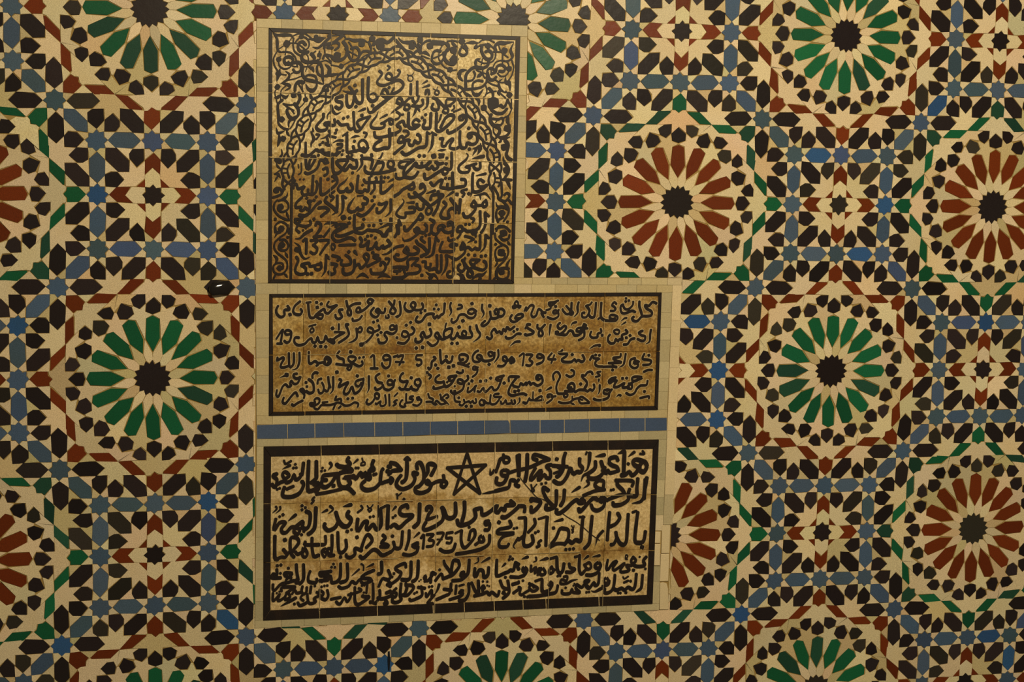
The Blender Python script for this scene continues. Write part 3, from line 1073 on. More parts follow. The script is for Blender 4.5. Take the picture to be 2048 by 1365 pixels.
28 280 430 400 440 480 510 500 570
28 190 430 140 530 150 640 200 730
28 220 560 230 650 300 700 380 690 430 640
65 220 550
20 250 500 230 540
22 370 580 450 660 520 660
58 690 430 600 470 590 540 650 590 760 590 790 530 740 460
54> 760 590 860 600 910 680 920 790 940 930
20 640 440 690 510 690 620 650 740
22 600 670 700 660 770 610
54> 440 610 540 600 600 680 600 790 660 870 780 900 940 950
44 450 710 490 760 560 740 580 660
28 510 610 520 670
60<> 690 670 760 700 780 760
42 870 610 830 680 850 780 910 820
85<> 960 630 1030 700 1010 800 920 820
56<> 980 820 1080 800 1190 780
38> 910 820 920 860 940 950
38 640 830 700 800 800 820 830 890
72<> 650 940 690 1020 760 1050 820 990 830 890
85<> 240 700 220 780 190 900
75 200 770 230 790
22 270 790 340 800
58<> 330 740 390 790 360 870 250 940
22 380 880 480 860 600 810
22 420 780 490 740
58<> 260 930 380 960 400 1000 320 1050
70 200 990
22 200 1000 160 1070 170 1150 200 1260
22 340 970 260 1050 250 1200
58 480 1050 490 960 540 910 620 920
28 540 950 580 1010 610 1070
22 590 880 600 1060
70<> 250 1110 200 1160 150 1160
58<> 260 1110 330 1160 380 1110
75 460 1120
62 540 1090 560 1170 520 1260
65 650 1195
22 640 1090 650 1180
22 650 1210 600 1280 540 1330
@c 52 280 0 210 70 210 200 230 310
30 300 60 370 120 460 170
58 470 60 530 140 530 240 460 300 390 270 350 180 360 150
26 290 60 400 80 470 70
75 270 310
38 210 270 220 380 290 450 370 470
62<> 500 250 390 340 380 440
28 480 330 430 420 400 460
22 430 170 470 220
52<> 180 440 210 530 320 490
80<> 220 540 230 640 200 750
75 290 620
48<> 340 480 370 550 400 580
48<> 260 780 270 880 180 960
70 190 960
70 230 980
44<> 180 1000 200 1060 260 1110
26 260 1110 150 1190
58<> 140 1180 210 1190 250 1250
48<> 220 1190 150 1310
@a 52< 760 350 840 370 900 330 960 270 1060 180
56 1230 180 1150 240 1080 290 960 320 950 370
44 1060 290 1170 290 1180 350 1120 400
60 1035 180
26 1080 170 1240 160 1290 210
26 960 450 950 370
48 1000 360 1080 370
60 870 480
26 810 420 770 450
26 870 420 880 540 830 560
58 1250 270 1310 370 1290 500 1210 560 1120 560 1060 500
95 1155 490
46 1060 500 960 480 930 540
26 980 500 1060 590
58<> 1240 260 1320 220 1430 250 1560 240 1660 290
85 1545 300
48 1380 380 1460 360 1510 430 1490 530 1420 570 1360 530 1320 430 1290 370
22 1300 400 1470 490
22 1410 390 1400 520
26 1340 270 1390 350
42 1490 530 1560 430 1640 420 1690 450
22 1550 520 1640 470
38 1700 370 1690 430
42 1660 270 1690 360
30 1690 250 1740 260 1710 330
80 1715 220
26 1740 370 1780 440
58 1740 320 1800 250 1880 240 1960 280 2060 200
110 1845 330
65 1220 660
22 1260 640 1380 570
22 1060 640 1180 665
22 880 590 980 570 1060 620
58<> 900 1060 960 980 1030 940
46 960 1040 1010 1050
42 1010 960 1000 1040
58<> 720 1090 740 1160 780 1200
#foliate_scroll
@b 58<> 80 200 150 270 250 280 320 260 380 330
48 40 240 120 330 200 420 260 500
85 300 340
33 420 250 460 300 430 340 400 290
75 432 235
42 370 330 410 380 420 440
52 350 440 390 410 440 430
58<> 420 470 510 440 590 500
22 450 490 580 540
42 440 400 460 320 530 260 590 250
85 590 335
75 630 280 800 290
68<> 780 280 870 310 890 400 880 430
44 760 420 690 410 640 450 620 560 680 620 760 600 820 510 870 380
26 650 530 780 470 860 380
22 740 420 730 540 780 600
58 810 440 830 550 890 610 980 620 1010 560
105 975 550
26 770 610 820 670 880 700
70 910 715
22 940 730 1010 720
26 780 340 740 410
26 870 260 960 250 1040 270
52<> 940 230 960 300 1030 350
80 1100 260
33 1140 300 1190 380
90 965 400
46 950 420 990 460
48 1080 380 1060 450 1120 490 1180 450 1160 380 1100 340
58<> 1160 290 1270 280 1370 290
58<> 1350 300 1310 360 1390 330
38 1390 330 1480 310
75 1520 335
26 1380 280 1430 240 1530 235 1620 280
62> 1640 420 1630 340 1690 290 1780 290 1930 270
58<> 1930 280 1880 400 1910 510 1850 570 1780 570
80 1780 410
24 1690 330 1730 430 1840 520
24 1600 430 1750 430
24 1750 470 1750 620
54 1480 430 1530 410 1580 460 1570 530 1510 550 1450 500 1410 400 1420 350
28 1640 430 1630 530 1580 590 1520 600
26 1560 330 1620 380
53 1530 560 1510 650 1430 690 1330 670
58<> 1400 540 1330 560 1320 640 1360 690
24 1360 570 1440 610 1500 610
24 1430 540 1410 640
58 1420 690 1300 680 1210 740 1160 830 1160 1000 1140 1030
80<> 1180 720 1080 740 1060 830 1120 900
38 1160 900 1270 880 1310 800 1290 740
68<> 1340 840 1390 800 1440 790
24 1330 720 1420 760 1480 780
24 1430 700 1440 800 1470 850
44 1620 720 1560 690 1510 730 1500 830 1490 920 1420 990 1300 1020 1150 1030
42 1270 1010 1280 930 1350 890 1430 900
72<> 1250 1030 1300 1110 1370 1110 1440 1030
26 1510 900 1580 950 1690 980
48 1700 740 1770 740 1790 680 1730 640 1660 670 1640 750 1570 780
26 1600 670 1640 600 1720 570 1820 590 1850 650 1850 740 1800 810 1720 820 1670 770
70 1855 700
28 1900 570 1925 680 1900 800 1850 880
52 1510 760 1540 860 1600 880 1650 830
26 1560 700 1580 800
26 1630 870 1690 920
54<> 1750 860 1690 920 1710 1020 1800 1090
70<> 1800 830 1800 910 1860 950 1870 1060
90 1850 920 1840 930
26 1720 920 1790 920
58<> 1660 1080 1740 1050
72<> 1680 1040 1700 1130
75 1860 1120
24 1720 1100 1800 1170
24 1800 1060 1850 1110
48 1530 1010 1590 1080 1590 1180 1540 1260
24 1480 960 1500 1060 1470 1140
24 1480 1110 1560 1070 1650 1060
150 1600 1250
52 1540 1230 1540 1320
58<> 1310 1170 1370 1210 1370 1300
80 1450 1325
24 1450 1150 1450 1290
52 1720 1280 1760 1320 1800 1280 1830 1200
38 1830 1190 1890 1330
26 1890 1190 1890 1300
@d 53 1540 60 1570 150 1650 210 1750 210 1820 140
26 1900 130 1850 240 1760 290
42 1700 90 1760 110 1800 90
24 1470 160 1540 240
62 1570 230 1550 310 1590 390 1690 450 1700 520 1660 580
42 1590 300 1680 310 1740 290 1760 340 1720 400 1660 400
22 1640 360 1690 300
75<> 1850 230 1830 330 1860 420
48 1860 400 1860 510 1800 580 1700 600
85 1820 455
26 1600 420 1610 520 1670 590 1640 610
48<> 1680 600 1780 620 1870 590
58<> 1720 600 1720 660 1680 680
58 1790 650 1840 710 1830 800 1810 870 1840 930 1890 960
90 1780 755
44<> 1760 900 1770 970 1840 1040
53 1780 1010 1840 1080 1840 1160 1790 1240
85 1810 1120"""
lettering(parse(P1, TAB1, 8.0), A, 0)
# interlaced arch: two scalloped rails with alternate knots and chain links between them
spine = [(578, 378), (576, 356), (576, 331), (583, 308), (589, 289), (596, 270), (606, 251), (615, 236), (624, 219), (637, 205), (652, 193), (667, 178),
         (684, 161), (700, 146), (717, 136), (733, 127), (747, 118), (765, 113), (782, 108), (798, 105), (812, 113), (825, 121), (840, 130), (856, 141),
         (874, 151), (889, 163), (902, 175), (918, 188), (933, 203), (942, 219), (951, 232), (959, 246), (966, 260), (973, 275), (980, 291),
         (986, 309), (990, 328), (990, 348), (988, 372)]
SP = spline(spine, 1.5)
cum = [0]
for i in range(1, len(SP)): cum.append(cum[-1] + math.hypot(SP[i][0] - SP[i - 1][0], SP[i][1] - SP[i - 1][1]))
CELL = 24.5
ncell = int(round(cum[-1] / CELL)); CELL = cum[-1] / ncell
def on_arch(s, off):
    s = max(0, min(cum[-1] - 1e-3, s))
    i = next(k for k in range(1, len(cum)) if cum[k] >= s)
    t = (s - cum[i - 1]) / (cum[i] - cum[i - 1] or 1); p = lerp(SP[i - 1], SP[i], t)
    a, b = SP[max(0, i - 3)], SP[min(len(SP) - 1, i + 2)]
    dx, dy = b[0] - a[0], b[1] - a[1]; l = math.hypot(dx, dy)
    return (p[0] + dy / l * off, p[1] - dx / l * off)
arch = MB()
def rail(fn, s0, s1, wd):
    n = max(3, int((s1 - s0) / 4)); stroke(arch, [on_arch(s0 + (s1 - s0) * k / n, fn(s0 + (s1 - s0) * k / n)) for k in range(n + 1)], wd, LF, LB)
AMP = 12.3
scal = lambda s: AMP * (0.70 + 0.30 * abs(math.sin(math.pi * s / CELL)))
rail(lambda s: scal(s), 0, cum[-1], 4.9); rail(lambda s: -scal(s), 0, cum[-1], 4.9)
for k in range(ncell):
    s0, s1 = k * CELL, (k + 1) * CELL
    if k % 2 == 0:
        rail(lambda s: 9.5 * math.cos(math.pi * (s - s0) / CELL), s0, s1, 4.4); rail(lambda s: -9.5 * math.cos(math.pi * (s - s0) / CELL), s0, s1, 4.4)
    else:
        rail(lambda s: 2.6 * math.sin(math.pi * (s - s0) / CELL) - 2.0, s0 - 2, s1 + 2, 4.2)
        m_ = (s0 + s1) / 2
        stroke(arch, [on_arch(m_ - 4.0, 1), on_arch(m_ - 4.6, 11)], 3.2, LF, LB); stroke(arch, [on_arch(m_ + 4.0, 1), on_arch(m_ + 4.6, 11)], 3.2, LF, LB)
child(arch, 'interlaced_arch', [M_BLACK], A)
sur = MB()
SF, SBK = -0.0008, 0.0015
strip_tiles(sur, (513, 37), (1055.5, 51), (1054.6, 73.4), (513, 55.2), 13, BEIGE, SF, SBK)
strip_tiles(sur, (513, 55.2), (511.5, 567), (536.5, 566.5), (537.5, 56), 12, BEIGE, SF, SBK)
strip_tiles(sur, (1054.6, 73.4), (1047.5, 556), (1027.6, 556), (1040.3, 73), 12, BEIGE, SF, SBK)
child(sur, 'beige_surround', [M_STRIP, M_GROUT], A)['label'] = 'beige tile surround'

# ---- middle panel
ctr = px(930, 705)
B = thing('inscription_panel', 'wide ochre-brown tile panel with thin black border, between the arched panel and blue strip', 'inscription panel', (ctr[0], -0.001, ctr[1]))
OUT = ((538.5, 588.5), (1323, 585.3), (1315.3, 820), (537.5, 831.8)); INN = ((545.5, 595.2), (1316, 592.8), (1308, 812.0), (546.5, 823.8))
GM2 = ground_mat('ochre_stained_clay', (0.40, 0.275, 0.100), (0.255, 0.145, 0.027), (0.155, 0.068, 0.007), 8.4, 0.405, 0.57, None, 0.9, 1.0, [(px(930, 699)[1], 0.022, 0.09)])
sh2 = lambda i, j: {(5, 0): .07, (5, 1): .07, (6, 1): .06, (0, 0): -.03, (1, 0): .02, (0, 1): .03, (6, 0): .03, (3, 0): -.01, (4, 0): -.03, (4, 1): .0}.get((i, j), 0) + random.uniform(-.02, .02)
child(joints(grid_tiles(OUT, [.087, .245, .401, .554, .702, .855], [.5], -0.0016, 0.001, sh2), OUT, [.087, .245, .401, .554, .702, .855], [.5], 0.35), 'tile_ground', [GM2, M_EDGE], B)
segs = band(OUT[0], OUT[1], INN[0], INN[1], [.087, .245, .401, .554, .702, .855]) + band(OUT[1], OUT[2], INN[1], INN[2], [.5])
segs += band(OUT[3], OUT[2], INN[3], INN[2], [.093, .240, .402, .556, .712, .853]) + band(OUT[0], OUT[3], INN[0], INN[3], [.5])
border(segs, 0, B)
TAB2 = dict(a=(540, 588), b=(796, 588), c=(1052, 588), d=(540, 700), e=(796, 700), f=(1052, 700))
P2 = """#lettering_line
@c 50 2080 150 2020 130 1960 190 1900 180 1920 230 2000 280 2000 340 1930 355 1850 360 1780 430 1720 430 1690 390 1720 365
54 1810 120 1810 200 1840 300 1850 350
48 1550 170 1510 200 1520 290 1580 310 1690 270 1740 290
44 1550 190 1580 240 1640 240 1700 180 1710 120
34 1595 70
36 1590 120
36 1640 105
36< 1510 440 1570 390 1605 385
36< 1515 500 1590 450
44 1440 160 1410 130 1370 180 1400 200 1430 240 1400 270 1350 270
45 1250 420 1350 430 1440 420 1460 370 1410 340 1350 340 1330 380 1380 400 1420 390
54 1200 140 1190 300 1200 380 1250 420
38 1150 400 1180 380
52 1115 140 1100 300 1080 370 1030 370 1000 320 1010 260 960 190
42 970 185 1020 170 1050 130
44 1000 310 960 370 900 370 890 310 930 300
50> 840 130 820 200 820 300 760 370
50 725 140 720 260
45 640 190 700 260 750 300 730 330 690 320 640 320 590 270 580 240
42 690 320 700 280 740 280
42 510 105 450 130 360 140 380 190 430 170 480 125
42 390 160 390 230 320 260
42 470 200
44 520 250 500 300 440 310 430 280 470 260 510 300 510 360 440 400 380 390 340 370
46 310 300 240 300 280 370
46 280 310 200 240 160 340 110 370 80 320 120 210 100 180 60 190 0 270
@b 45 2048 210 2020 270
40 1890 190 1860 160 1890 115 1920 150 1900 200 1850 230 1830 200 1880 190 1940 220 1960 190 1900 190
48 1940 390 1870 390 1900 340 1970 320 2000 350 1950 390 1880 440 1820 440 1790 390 1820 335
48 1540 280 1570 240 1610 300 1560 320 1540 270
50 1600 340 1600 260 1660 240 1700 290 1670 350 1600 360
52 1620 360 1550 390 1490 380 1470 280
50 1480 380 1440 460 1370 510 1330 490 1390 430
50 1465 190
50> 1345 170 1340 240 1370 320 1330 390
46 1250 280 1190 240 1130 260 1120 300 1180 320 1220 290 1240 330 1200 380 1130 380 1060 330 980 340 940 420 880 460 850 430 860 395
46 1180 155
50 1035 430
45 950 240 1020 220 1010 180 970 175
50> 845 140 830 200 850 290 810 360
52 745 150 730 300 680 340 650 380 620 350 590 390 560 350 570 320 460 330 380 430 320 450 280 420 310 360
38 610 175
38 575 240
38 645 245
50 380 150 400 200 370 250 260 250 280 170 240 130 200 180 240 230 250 250 190 280 130 260 100 200 120 140
40 430 265
40 365 300
50 25 120 40 250 30 330 -20 370
@a 50 1990 100 1980 170 1940 230 1920 290 1970 320 2010 270 1970 210 1900 120
38< 1990 370 2048 350
40 1890 330 1900 380 1850 380 1850 350
50 1840 230 1830 290 1780 300 1730 240 1690 270 1740 320 1700 370 1640 350 1610 290 1660 220
40 1655 450
40 1720 425
52 1650 110 1600 80 1560 120 1610 160 1640 120
50 1600 160 1520 240 1430 290 1380 280 1390 230 1430 220 1450 280
46 1470 350 1420 410 1330 430 1320 390
52 1220 110 1240 200 1290 270 1290 340 1250 330 1240 270 1280 200 1350 160 1440 150
50 1160 250 1100 260 1130 320 1150 370 1090 400 1050 370 1045 330
46 940 120 910 180 960 210 1060 180
52 1070 180 1000 240 930 310 880 290 860 240 740 330 700 380 640 370 620 280 610 150
46 760 340 840 330 830 390 780 390 740 360
40 580 140 650 130
44 745 135
44 820 160
48 755 215
50 480 120 400 190 370 270 400 320 480 330 510 280 490 240
52 280 190 310 250 230 260 230 340 170 370 110 320 100 250 130 190
48 320 330
#lettering_line
@c 50> 1995 570 1980 650 1970 760 1910 800
48 1860 590 1800 620 1840 660 1900 680 1890 740 1840 750 1780 720
48 1730 710 1670 730 1620 800 1560 810
48 1590 575 1620 620 1530 660 1540 730 1490 720 1470 760 1430 720 1410 780 1350 790 1310 750 1310 690 1340 650
40 1450 570 1490 590 1470 640 1420 630 1400 590 1450 570
40 1600 700
40 1660 665
46 1190 560 1200 610 1140 640 1140 690 1060 700 1020 660 1040 600
40 1215 660
42< 1010 880 1090 830 1180 815
40 1170 830
40 920 490 900 520 940 530 960 500 920 480
44 980 550 900 560 850 600 800 590 820 550 880 540
50 920 550 930 650 910 700 840 740
44< 710 520 740 470 800 450
52 900 600 850 650 770 660 740 600 690 590 640 650 570 650 490 640
60 490 620
50 540 460 500 510 540 560 610 510 640 540 600 600 550 640
55> 390 490 375 580 370 670
50 300 490 230 560 180 540 180 490
48 230 570 200 620 210 670 260 660 260 610 230 570
50 60 490 10 490 20 540 80 580 120 610 90 640 0 660
@b 46 2048 530 2035 550
50 1860 520 1790 570 1740 530 1720 600 1680 560 1660 640 1620 600 1580 620 1540 560 1490 620 1500 690 1460 720 1420 690
38 1850 600
38 1905 565
48 1960 640 1900 640 1820 700 1740 710 1720 680
44< 1785 840 1870 770 1945 760
44 2035 650
50> 1250 500 1270 580 1310 640 1290 700 1200 770
52 1150 520 1150 580 1180 640 1170 690 1080 700 1020 700 960 670 950 620 910 700 860 720 830 660
46 1080 670 1090 620 1050 590 1020 640 1080 690
50 740 600 800 560 860 560 850 640 800 690 740 690 730 630 760 560
40> 770 470 755 520 750 600
50 830 660 740 720 680 710 630 620 590 660 640 720 680 680
48 650 720 620 790 550 830 500 800 470 770
48 975 530
44 860 790
44 945 790
54 510 560 530 620 510 670 440 690 400 610 360 660 390 720 340 770 280 760 280 710
52 500 485
46 290 865
50 390 855
50 220 530 260 580 230 640 180 660 170 720 100 790 0 780
46 160 660 140 610 80 600 60 660 110 690 160 660
42 130 500
42 200 455
@a 50 2020 500 2020 590 1950 640 1860 610 1830 650 1870 720 1830 780 1750 780 1730 720
44 2010 560 1970 500 1920 520 1930 570 1990 560
40 2030 700
46 1735 500 1750 560 1680 600 1620 620 1560 590 1580 540 1640 560 1650 630 1590 720 1520 780 1440 810
60 1460 810
40 1720 655
40 1775 615
50> 1380 550 1390 640 1380 710 1320 760 1250 780
44 1390 590 1440 530 1470 560 1450 610 1390 600
50 1250 490 1210 490 1240 560 1260 640 1220 700 1100 780
45 1100 480 1100 570
44 1035 610 1110 610 1190 620
54 1180 620 1060 690 1000 740 960 740
44 960 720 1030 760 1020 790 970 770 920 740
50 1000 730 920 730 890 670 860 760 790 770 760 690 730 770 680 770 660 710 610 740 550 800 450 820 390 770 400 700 460 700
50 1000 550
38 625 520 730 490
40 680 540 640 580 660 620 700 590 690 550
46 720 835
46 810 840
46 890 845
50 205 570 170 780
44 100 720 190 580
45 115 795 190 795
48 330 640 260 650 240 600 290 580 340 620 320 740 270 780 230 750
#lettering_line
@f 40 1960 85
46 1890 60 1860 140 1960 160 2000 180 1970 230 1870 240
44 2010 320 1950 320 1880 350
46 1740 130 1670 160 1660 240 1720 290 1780 270 1780 220 1720 210 1740 170 1800 190
48> 1590 60 1570 180 1550 240 1480 280
46 1510 60 1500 110 1390 130 1440 170 1520 200 1320 210
46 1460 180 1360 215
46 1230 270 1350 265 1440 270
46 1380 255 1440 275
40 1380 320
48 1220 265 1140 260 1100 220 1130 160 1170 140 1080 130 1060 90 1020 160
38 1110 80
38 1170 85
50 900 80 930 150 890 190 830 160 800 190 770 150 720 190 600 190 570 150 640 100 650 60 550 60 520 40
44 580 0 530 50
42 735 75
42 410 50 350 140 470 150
40 450 80 400 210
46 270 110 220 130 170 110 190 70 230 70 280 110 260 190 170 230
46 0 75 100 80 50 150 100 200 60 250 0 240
@e 40 1940 100 2010 60 1990 250
50 1850 160 1810 210 1790 180 1830 130 1860 180 1830 200
48 1820 110 1740 180 1680 160 1680 110 1720 110 1740 160 1710 230 1660 260 1600 255
46> 1600 0 1600 110 1530 210
50 1540 40 1530 130 1460 170 1360 170 1330 100 1280 80 1260 120 1310 150
46 1340 150 1280 190 1210 180 1190 110 1230 40 1280 10
46 1530 60 1480 30 1440 50 1470 100 1520 80
44 1455 230
50 1040 150 990 160 980 90 1040 70 1110 100 1100 170 1040 210 960 210
40 960 220 1050 240 1130 270
40 1140 215 1080 250
54 870 100 850 180 800 200 760 160 700 210 680 160 670 0
44 770 105
50 570 110 600 140 540 190 530 270 500 310 480 280
44 600 240
44 635 295
50 810 275
50 885 255
46 380 80 300 90 290 150 360 160 370 220 320 250 300 230
#lettering_line
@e 46 0 110 80 90 20 240
40 -40 190 90 195
@d 45 2040 90 1980 110
44 1610 115 1660 90 1670 290
45 1610 295 1720 295
48 1900 150 1830 160 1810 110 1860 80 1920 120 1910 250 1850 290 1800 250 1790 210
36 1430 125
36 1495 115
48 1470 180 1480 230 1420 260 1340 220
46 1330 210 1260 170 1260 110 1350 110 1370 150 1310 200
42 1310 210 1300 280 1270 320 1230 290 1280 260
48 1280 240 1180 240 1060 225
50 1110 20 1070 80 1110 130 1170 150 1180 210
50 1290 30
48 870 150 900 110 960 140 970 200 920 240 860 210 880 160
44 900 140 940 170 920 210
50 880 190 770 210 720 180 650 220 620 180 620 30
42 770 200 770 240 740 250
50> 470 40 470 180 430 290 350 320
52 380 50 380 200 350 260 310 260 300 50
50 310 250 220 280 170 270 180 220 220 150 210 120 150 150 110 170 120 120
#lettering_line
@f 46 1940 490 1920 560 1830 570 1770 620 1730 690 1660 720 1600 690
50 1850 440 1730 430 1690 460 1720 500 1800 470 1850 440
48 1740 490 1640 560 1620 610 1680 620 1690 560 1640 540
50 1640 590 1540 600 1570 530 1500 570 1460 590 1400 590 1430 520 1450 490 1380 500 1340 530 1320 500 1360 460 1430 440
40 1540 455
40 1605 450
40 1890 665
42 1820 770 1960 740 1960 780
42< 1440 750 1480 720 1510 730
46 1300 650 1250 640 1240 690 1310 700 1350 650 1290 630
48 1370 630 1330 680 1310 760 1210 800 1120 800 1080 780
36 1190 345 1130 360 1180 410 1110 430
46> 1160 470 1160 520
50> 1175 560 1170 660 1140 720
48 1080 550 1090 600 1060 650 1020 630 980 660 930 620 960 560
46 1060 390 1040 350 980 360 940 410 890 400 900 440 960 500 970 560 940 620
50 940 640 840 640 790 670 750 640 680 590 670 570 730 530 770 570 760 650 700 660 620 660
44 720 590 700 620 660 600
44 620 670 600 730 620 760 660 740 650 700 560 700 500 690 480 600 500 520 540 430 520 370 480 350 430 400 440 480
44 870 545
44 720 320 760 340 760 400 700 430 640 400
48< 310 650 400 600
40 370 750 340 760 340 720 390 710 420 740 410 790 330 850
40 400 750 470 740
46 220 650
50 190 450 160 450 170 410 230 410 260 470 250 530 180 570 110 530 70 560 50 510 0 560
46 220 460 190 480 160 460
@e 48 2048 520 2000 560 1960 530 1930 590 1850 580 1840 560
48 1930 430 1780 430 1770 500
50 1900 440 1820 540 1770 640 1770 700 1830 730 1920 710 2000 700 2048 720
46 1865 665
46 1925 650
44 1695 530
48 1690 410 1570 450 1580 480 1640 480 1680 410
46 1660 450 1620 560 1580 630 1530 640 1490 590 1400 670 1360 610 1310 670 1270 660
46 1230 580 1220 670
44 1250 570 1160 660 1110 670 1120 600
42 1480 450
44 1400 490
44 1315 500
44 1180 495
38 1130 540
42 1250 310 1200 310 1200 270 1240 270 1270 310 1250 380 1190 430
38> 1260 280 1300 270
44 1030 320 1040 350 990 370 940 350
48 1110 410 1120 460 1080 500 1030 520
48 1060 530 1000 540 950 510 970 470 1030 490 1050 560 1030 630 960 680 890 700 840 660 850 650
40 905 660
30 905 580
54 930 415 820 430 800 450
48 930 410 870 490 810 480 830 450
54 900 460 850 540 770 590 740 560 730 510
48 660 400 600 450 610 510 690 520 730 500
50 740 580 680 600 600 620 560 610 570 580
32 785 515
44 490 390 530 420 500 460
40 465 360
46 340 470 280 480 270 540 340 580 360 510 330 460
52 340 550 300 640 220 620 210 580 180 630 110 620 130 560 150 500 80 510 30 480 40 410 80 370
50 120 620 50 630 20 600
44 210 445
@d 42 1895 415
48 2000 480 1950 550 1890 550 1880 500 1930 480 1970 520
48 1980 530 1970 590 1900 640 1830 620 1800 560
50 1750 380 1690 430 1720 510 1790 530
50 1810 560 1770 610 1700 640 1680 600
52> 1580 420 1580 520 1580 620 1550 690
46 1500 460 1380 500 1370 560 1420 580 1460 520
52 1500 470 1470 580 1420 660 1350 690 1310 590 1260 680 1210 710 1180 680 1200 610 1250 520 1160 560 1110 590 1100 570 1140 490 1110 470
50 1070 355
46 1395 415
54> 1010 430 1010 560 1000 650 950 710
54 930 430 940 520 960 600
48 950 560 920 660 870 640
44 830 520 850 560 860 610 840 680 790 690 770 630
48 820 460 770 480 760 540
50 760 370 720 360 680 400 680 450
54 620 470 680 520 700 600 690 670 630 690 580 660
40 575 520
36 590 585
46 560 680 520 620 480 640 520 680 550 720 540 770
50 520 810 440 850 380 890 350 870
50 440 740 410 680 350 730 280 820 240 860 200 830 220 760
50 430 380 380 390 380 430 430 460 480 430
46 490 430 440 530 380 540 340 490 320 540 340 570 290 590 250 550 200 590 160 690 130 750 100 720 110 640
44< 160 440 280 400
60 265 400
#lettering_line
@f 34 270 800 120 800 110 670
42 150 790 240 740 260 790
40 120 800 60 800 50 770 10 850 -20 860
@e 44 2000 840 2048 850
42> 1940 770 1940 830 1890 880
44 1860 800 1870 850 1830 860 1810 800
42 1810 850 1740 860 1720 800 1690 850 1650 860 1640 820
40 1610 700 1540 710 1540 750 1650 750
42 1640 750 1570 850 1500 870 1470 830 1480 720
44 1470 850 1420 850 1360 800 1380 870 1320 880 1300 830 1340 790
40 1240 780 1250 840 1210 850 1190 810 1160 850 1130 820 1070 840 1050 790
42 1070 840 1020 890 980 870
44 1090 900
44 1170 900
38 970 765
40 990 830 920 820 900 770 905 680
40 770 770 810 750 780 710 730 740 690 780 680 730 670 710
50> 690 780 750 820 820 880
42 760 850 690 870 640 830 610 810 590 850 620 870 580 870 530 830 450 830
42 540 840 560 790 500 760 480 700
42 330 780 370 800 360 850 310 890 250 880 240 870
40 350 790 310 800 300 760 340 760
40 240 740 190 750 190 780 240 790 220 830 170 840 130 830 130 700
42 140 840 100 870 120 900 70 910 30 880 40 830 70 800
@d 40 2030 800 1980 830 2020 860 1970 890
36 1990 740 2040 690
44 1905 710 1910 890
40 1840 720 1850 860 1790 900 1760 870 1770 820 1700 870 1690 850
46 1680 760 1680 700 1740 710 1730 780 1680 770 1640 830 1580 870 1540 840 1560 790
#lettering_line
@d 44 1060 740 1040 800 1090 790 1130 780 1140 820
42 1400 910 1410 860 1350 840 1280 880 1200 890 1130 850 1060 850 1010 950
46 1130 900 1100 930
44 1060 850 960 880 830 880 800 910 760 950 710 930 720 890 780 850 790 790 750 770 710 800 720 850 640 850 650 890 700 900
36 920 830 840 840
40 1245 780
40 1320 770
#lettering_line
@f 40 1010 840 890 750 840 790 870 850 960 850 1010 840
30 870 790 900 800
44 840 770 760 790 690 840 580 850 520 830
34 735 740 735 800
40<> 700 850 740 860 780 880"""
lettering(parse(P2, TAB2, 8.0), B, 1.4, 0.88)
sur = MB()
strip_tiles(sur, (511.5, 567), (1028, 568.5), (1028, 587), (511.6, 588.6), 14, GREY, SF, SBK)
strip_tiles(sur, (511.6, 588.6), (512.6, 831.8), (537.5, 831.8), (538.5, 588.5), 6, BEIGE, SF, SBK)
strip_tiles(sur, (1027.6, 556), (1364, 556.5), (1363, 571), (1028, 568.5), 9, BEIGE, SF, SBK)
strip_tiles(sur, (1028, 568.5), (1345, 571), (1344.4, 585.4), (1028, 587), 8, BEIGE, SF, SBK)
strip_tiles(sur, (1344.4, 585.4), (1334.6, 820), (1315.3, 820), (1323, 585.3), 7, GREY, SF, SBK)
strip_tiles(sur, (512.6, 831.8), (1334.6, 819.8), (1334, 835.5), (512.8, 849.7), 21, BEIGE, SF, SBK)
child(sur, 'beige_surround', [M_STRIP, M_GROUT], B)['label'] = 'beige tile surround'

# ---- lower panel
ctr = px(915, 1060)
Cc = thing('inscription_panel', 'lowest cream tile panel with thick black border and a five-pointed star in its script', 'inscription panel', (ctr[0], -0.001, ctr[1]))
OUT = ((527.4, 893.8), (1317.2, 879.6), (1304.6, 1207.9), (526.4, 1241.2)); INN = ((542.1, 913.4), (1304.6, 898), (1292.9, 1190), (541, 1220.7))
GM3 = ground_mat('cream_tan_clay', (0.55, 0.41, 0.205), (0.38, 0.25, 0.085), (0.17, 0.080, 0.014), 5.7, 0.505, 0.615, None, 0.9, 0.6, [(px(915, 999)[1], 0.034, 0.125), (px(915, 1113)[1], 0.046, 0.135)])
sh3 = lambda i, j: {(2, 0): .0, (0, 2): .02, (1, 2): .02, (6, 2): -.02, (5, 2): .02, (6, 0): -.08, (5, 0): -.08, (4, 0): -.06, (3, 0): -.06, (0, 0): -.03}.get((i, j), 0) + random.uniform(-.02, .02)
child(joints(grid_tiles(OUT, [.145, .292, .44, .585, .731, .871], [.331, .668], -0.0016, 0.001, sh3), OUT, [.145, .292, .44, .585, .731, .871], [.331, .668], 0.45), 'tile_ground', [GM3, M_EDGE], Cc)
segs = band(OUT[0], OUT[1], INN[0], INN[1], [.145, .292, .44, .585, .731, .871]) + band(OUT[1], OUT[2], INN[1], INN[2], [.335, .675])
segs += band(OUT[3], OUT[2], INN[3], INN[2], [.145, .294, .437, .517, .594, .668, .727, .863]) + band(OUT[0], OUT[3], INN[0], INN[3], [.328, .666])
border(segs, 0, Cc)
TAB3 = dict(a=(525, 885), b=(781, 885), c=(1037, 885), d=(525, 1000), e=(781, 1000), f=(1037, 1000), g=(525, 1110), h=(781, 1110), i=(1037, 1110))
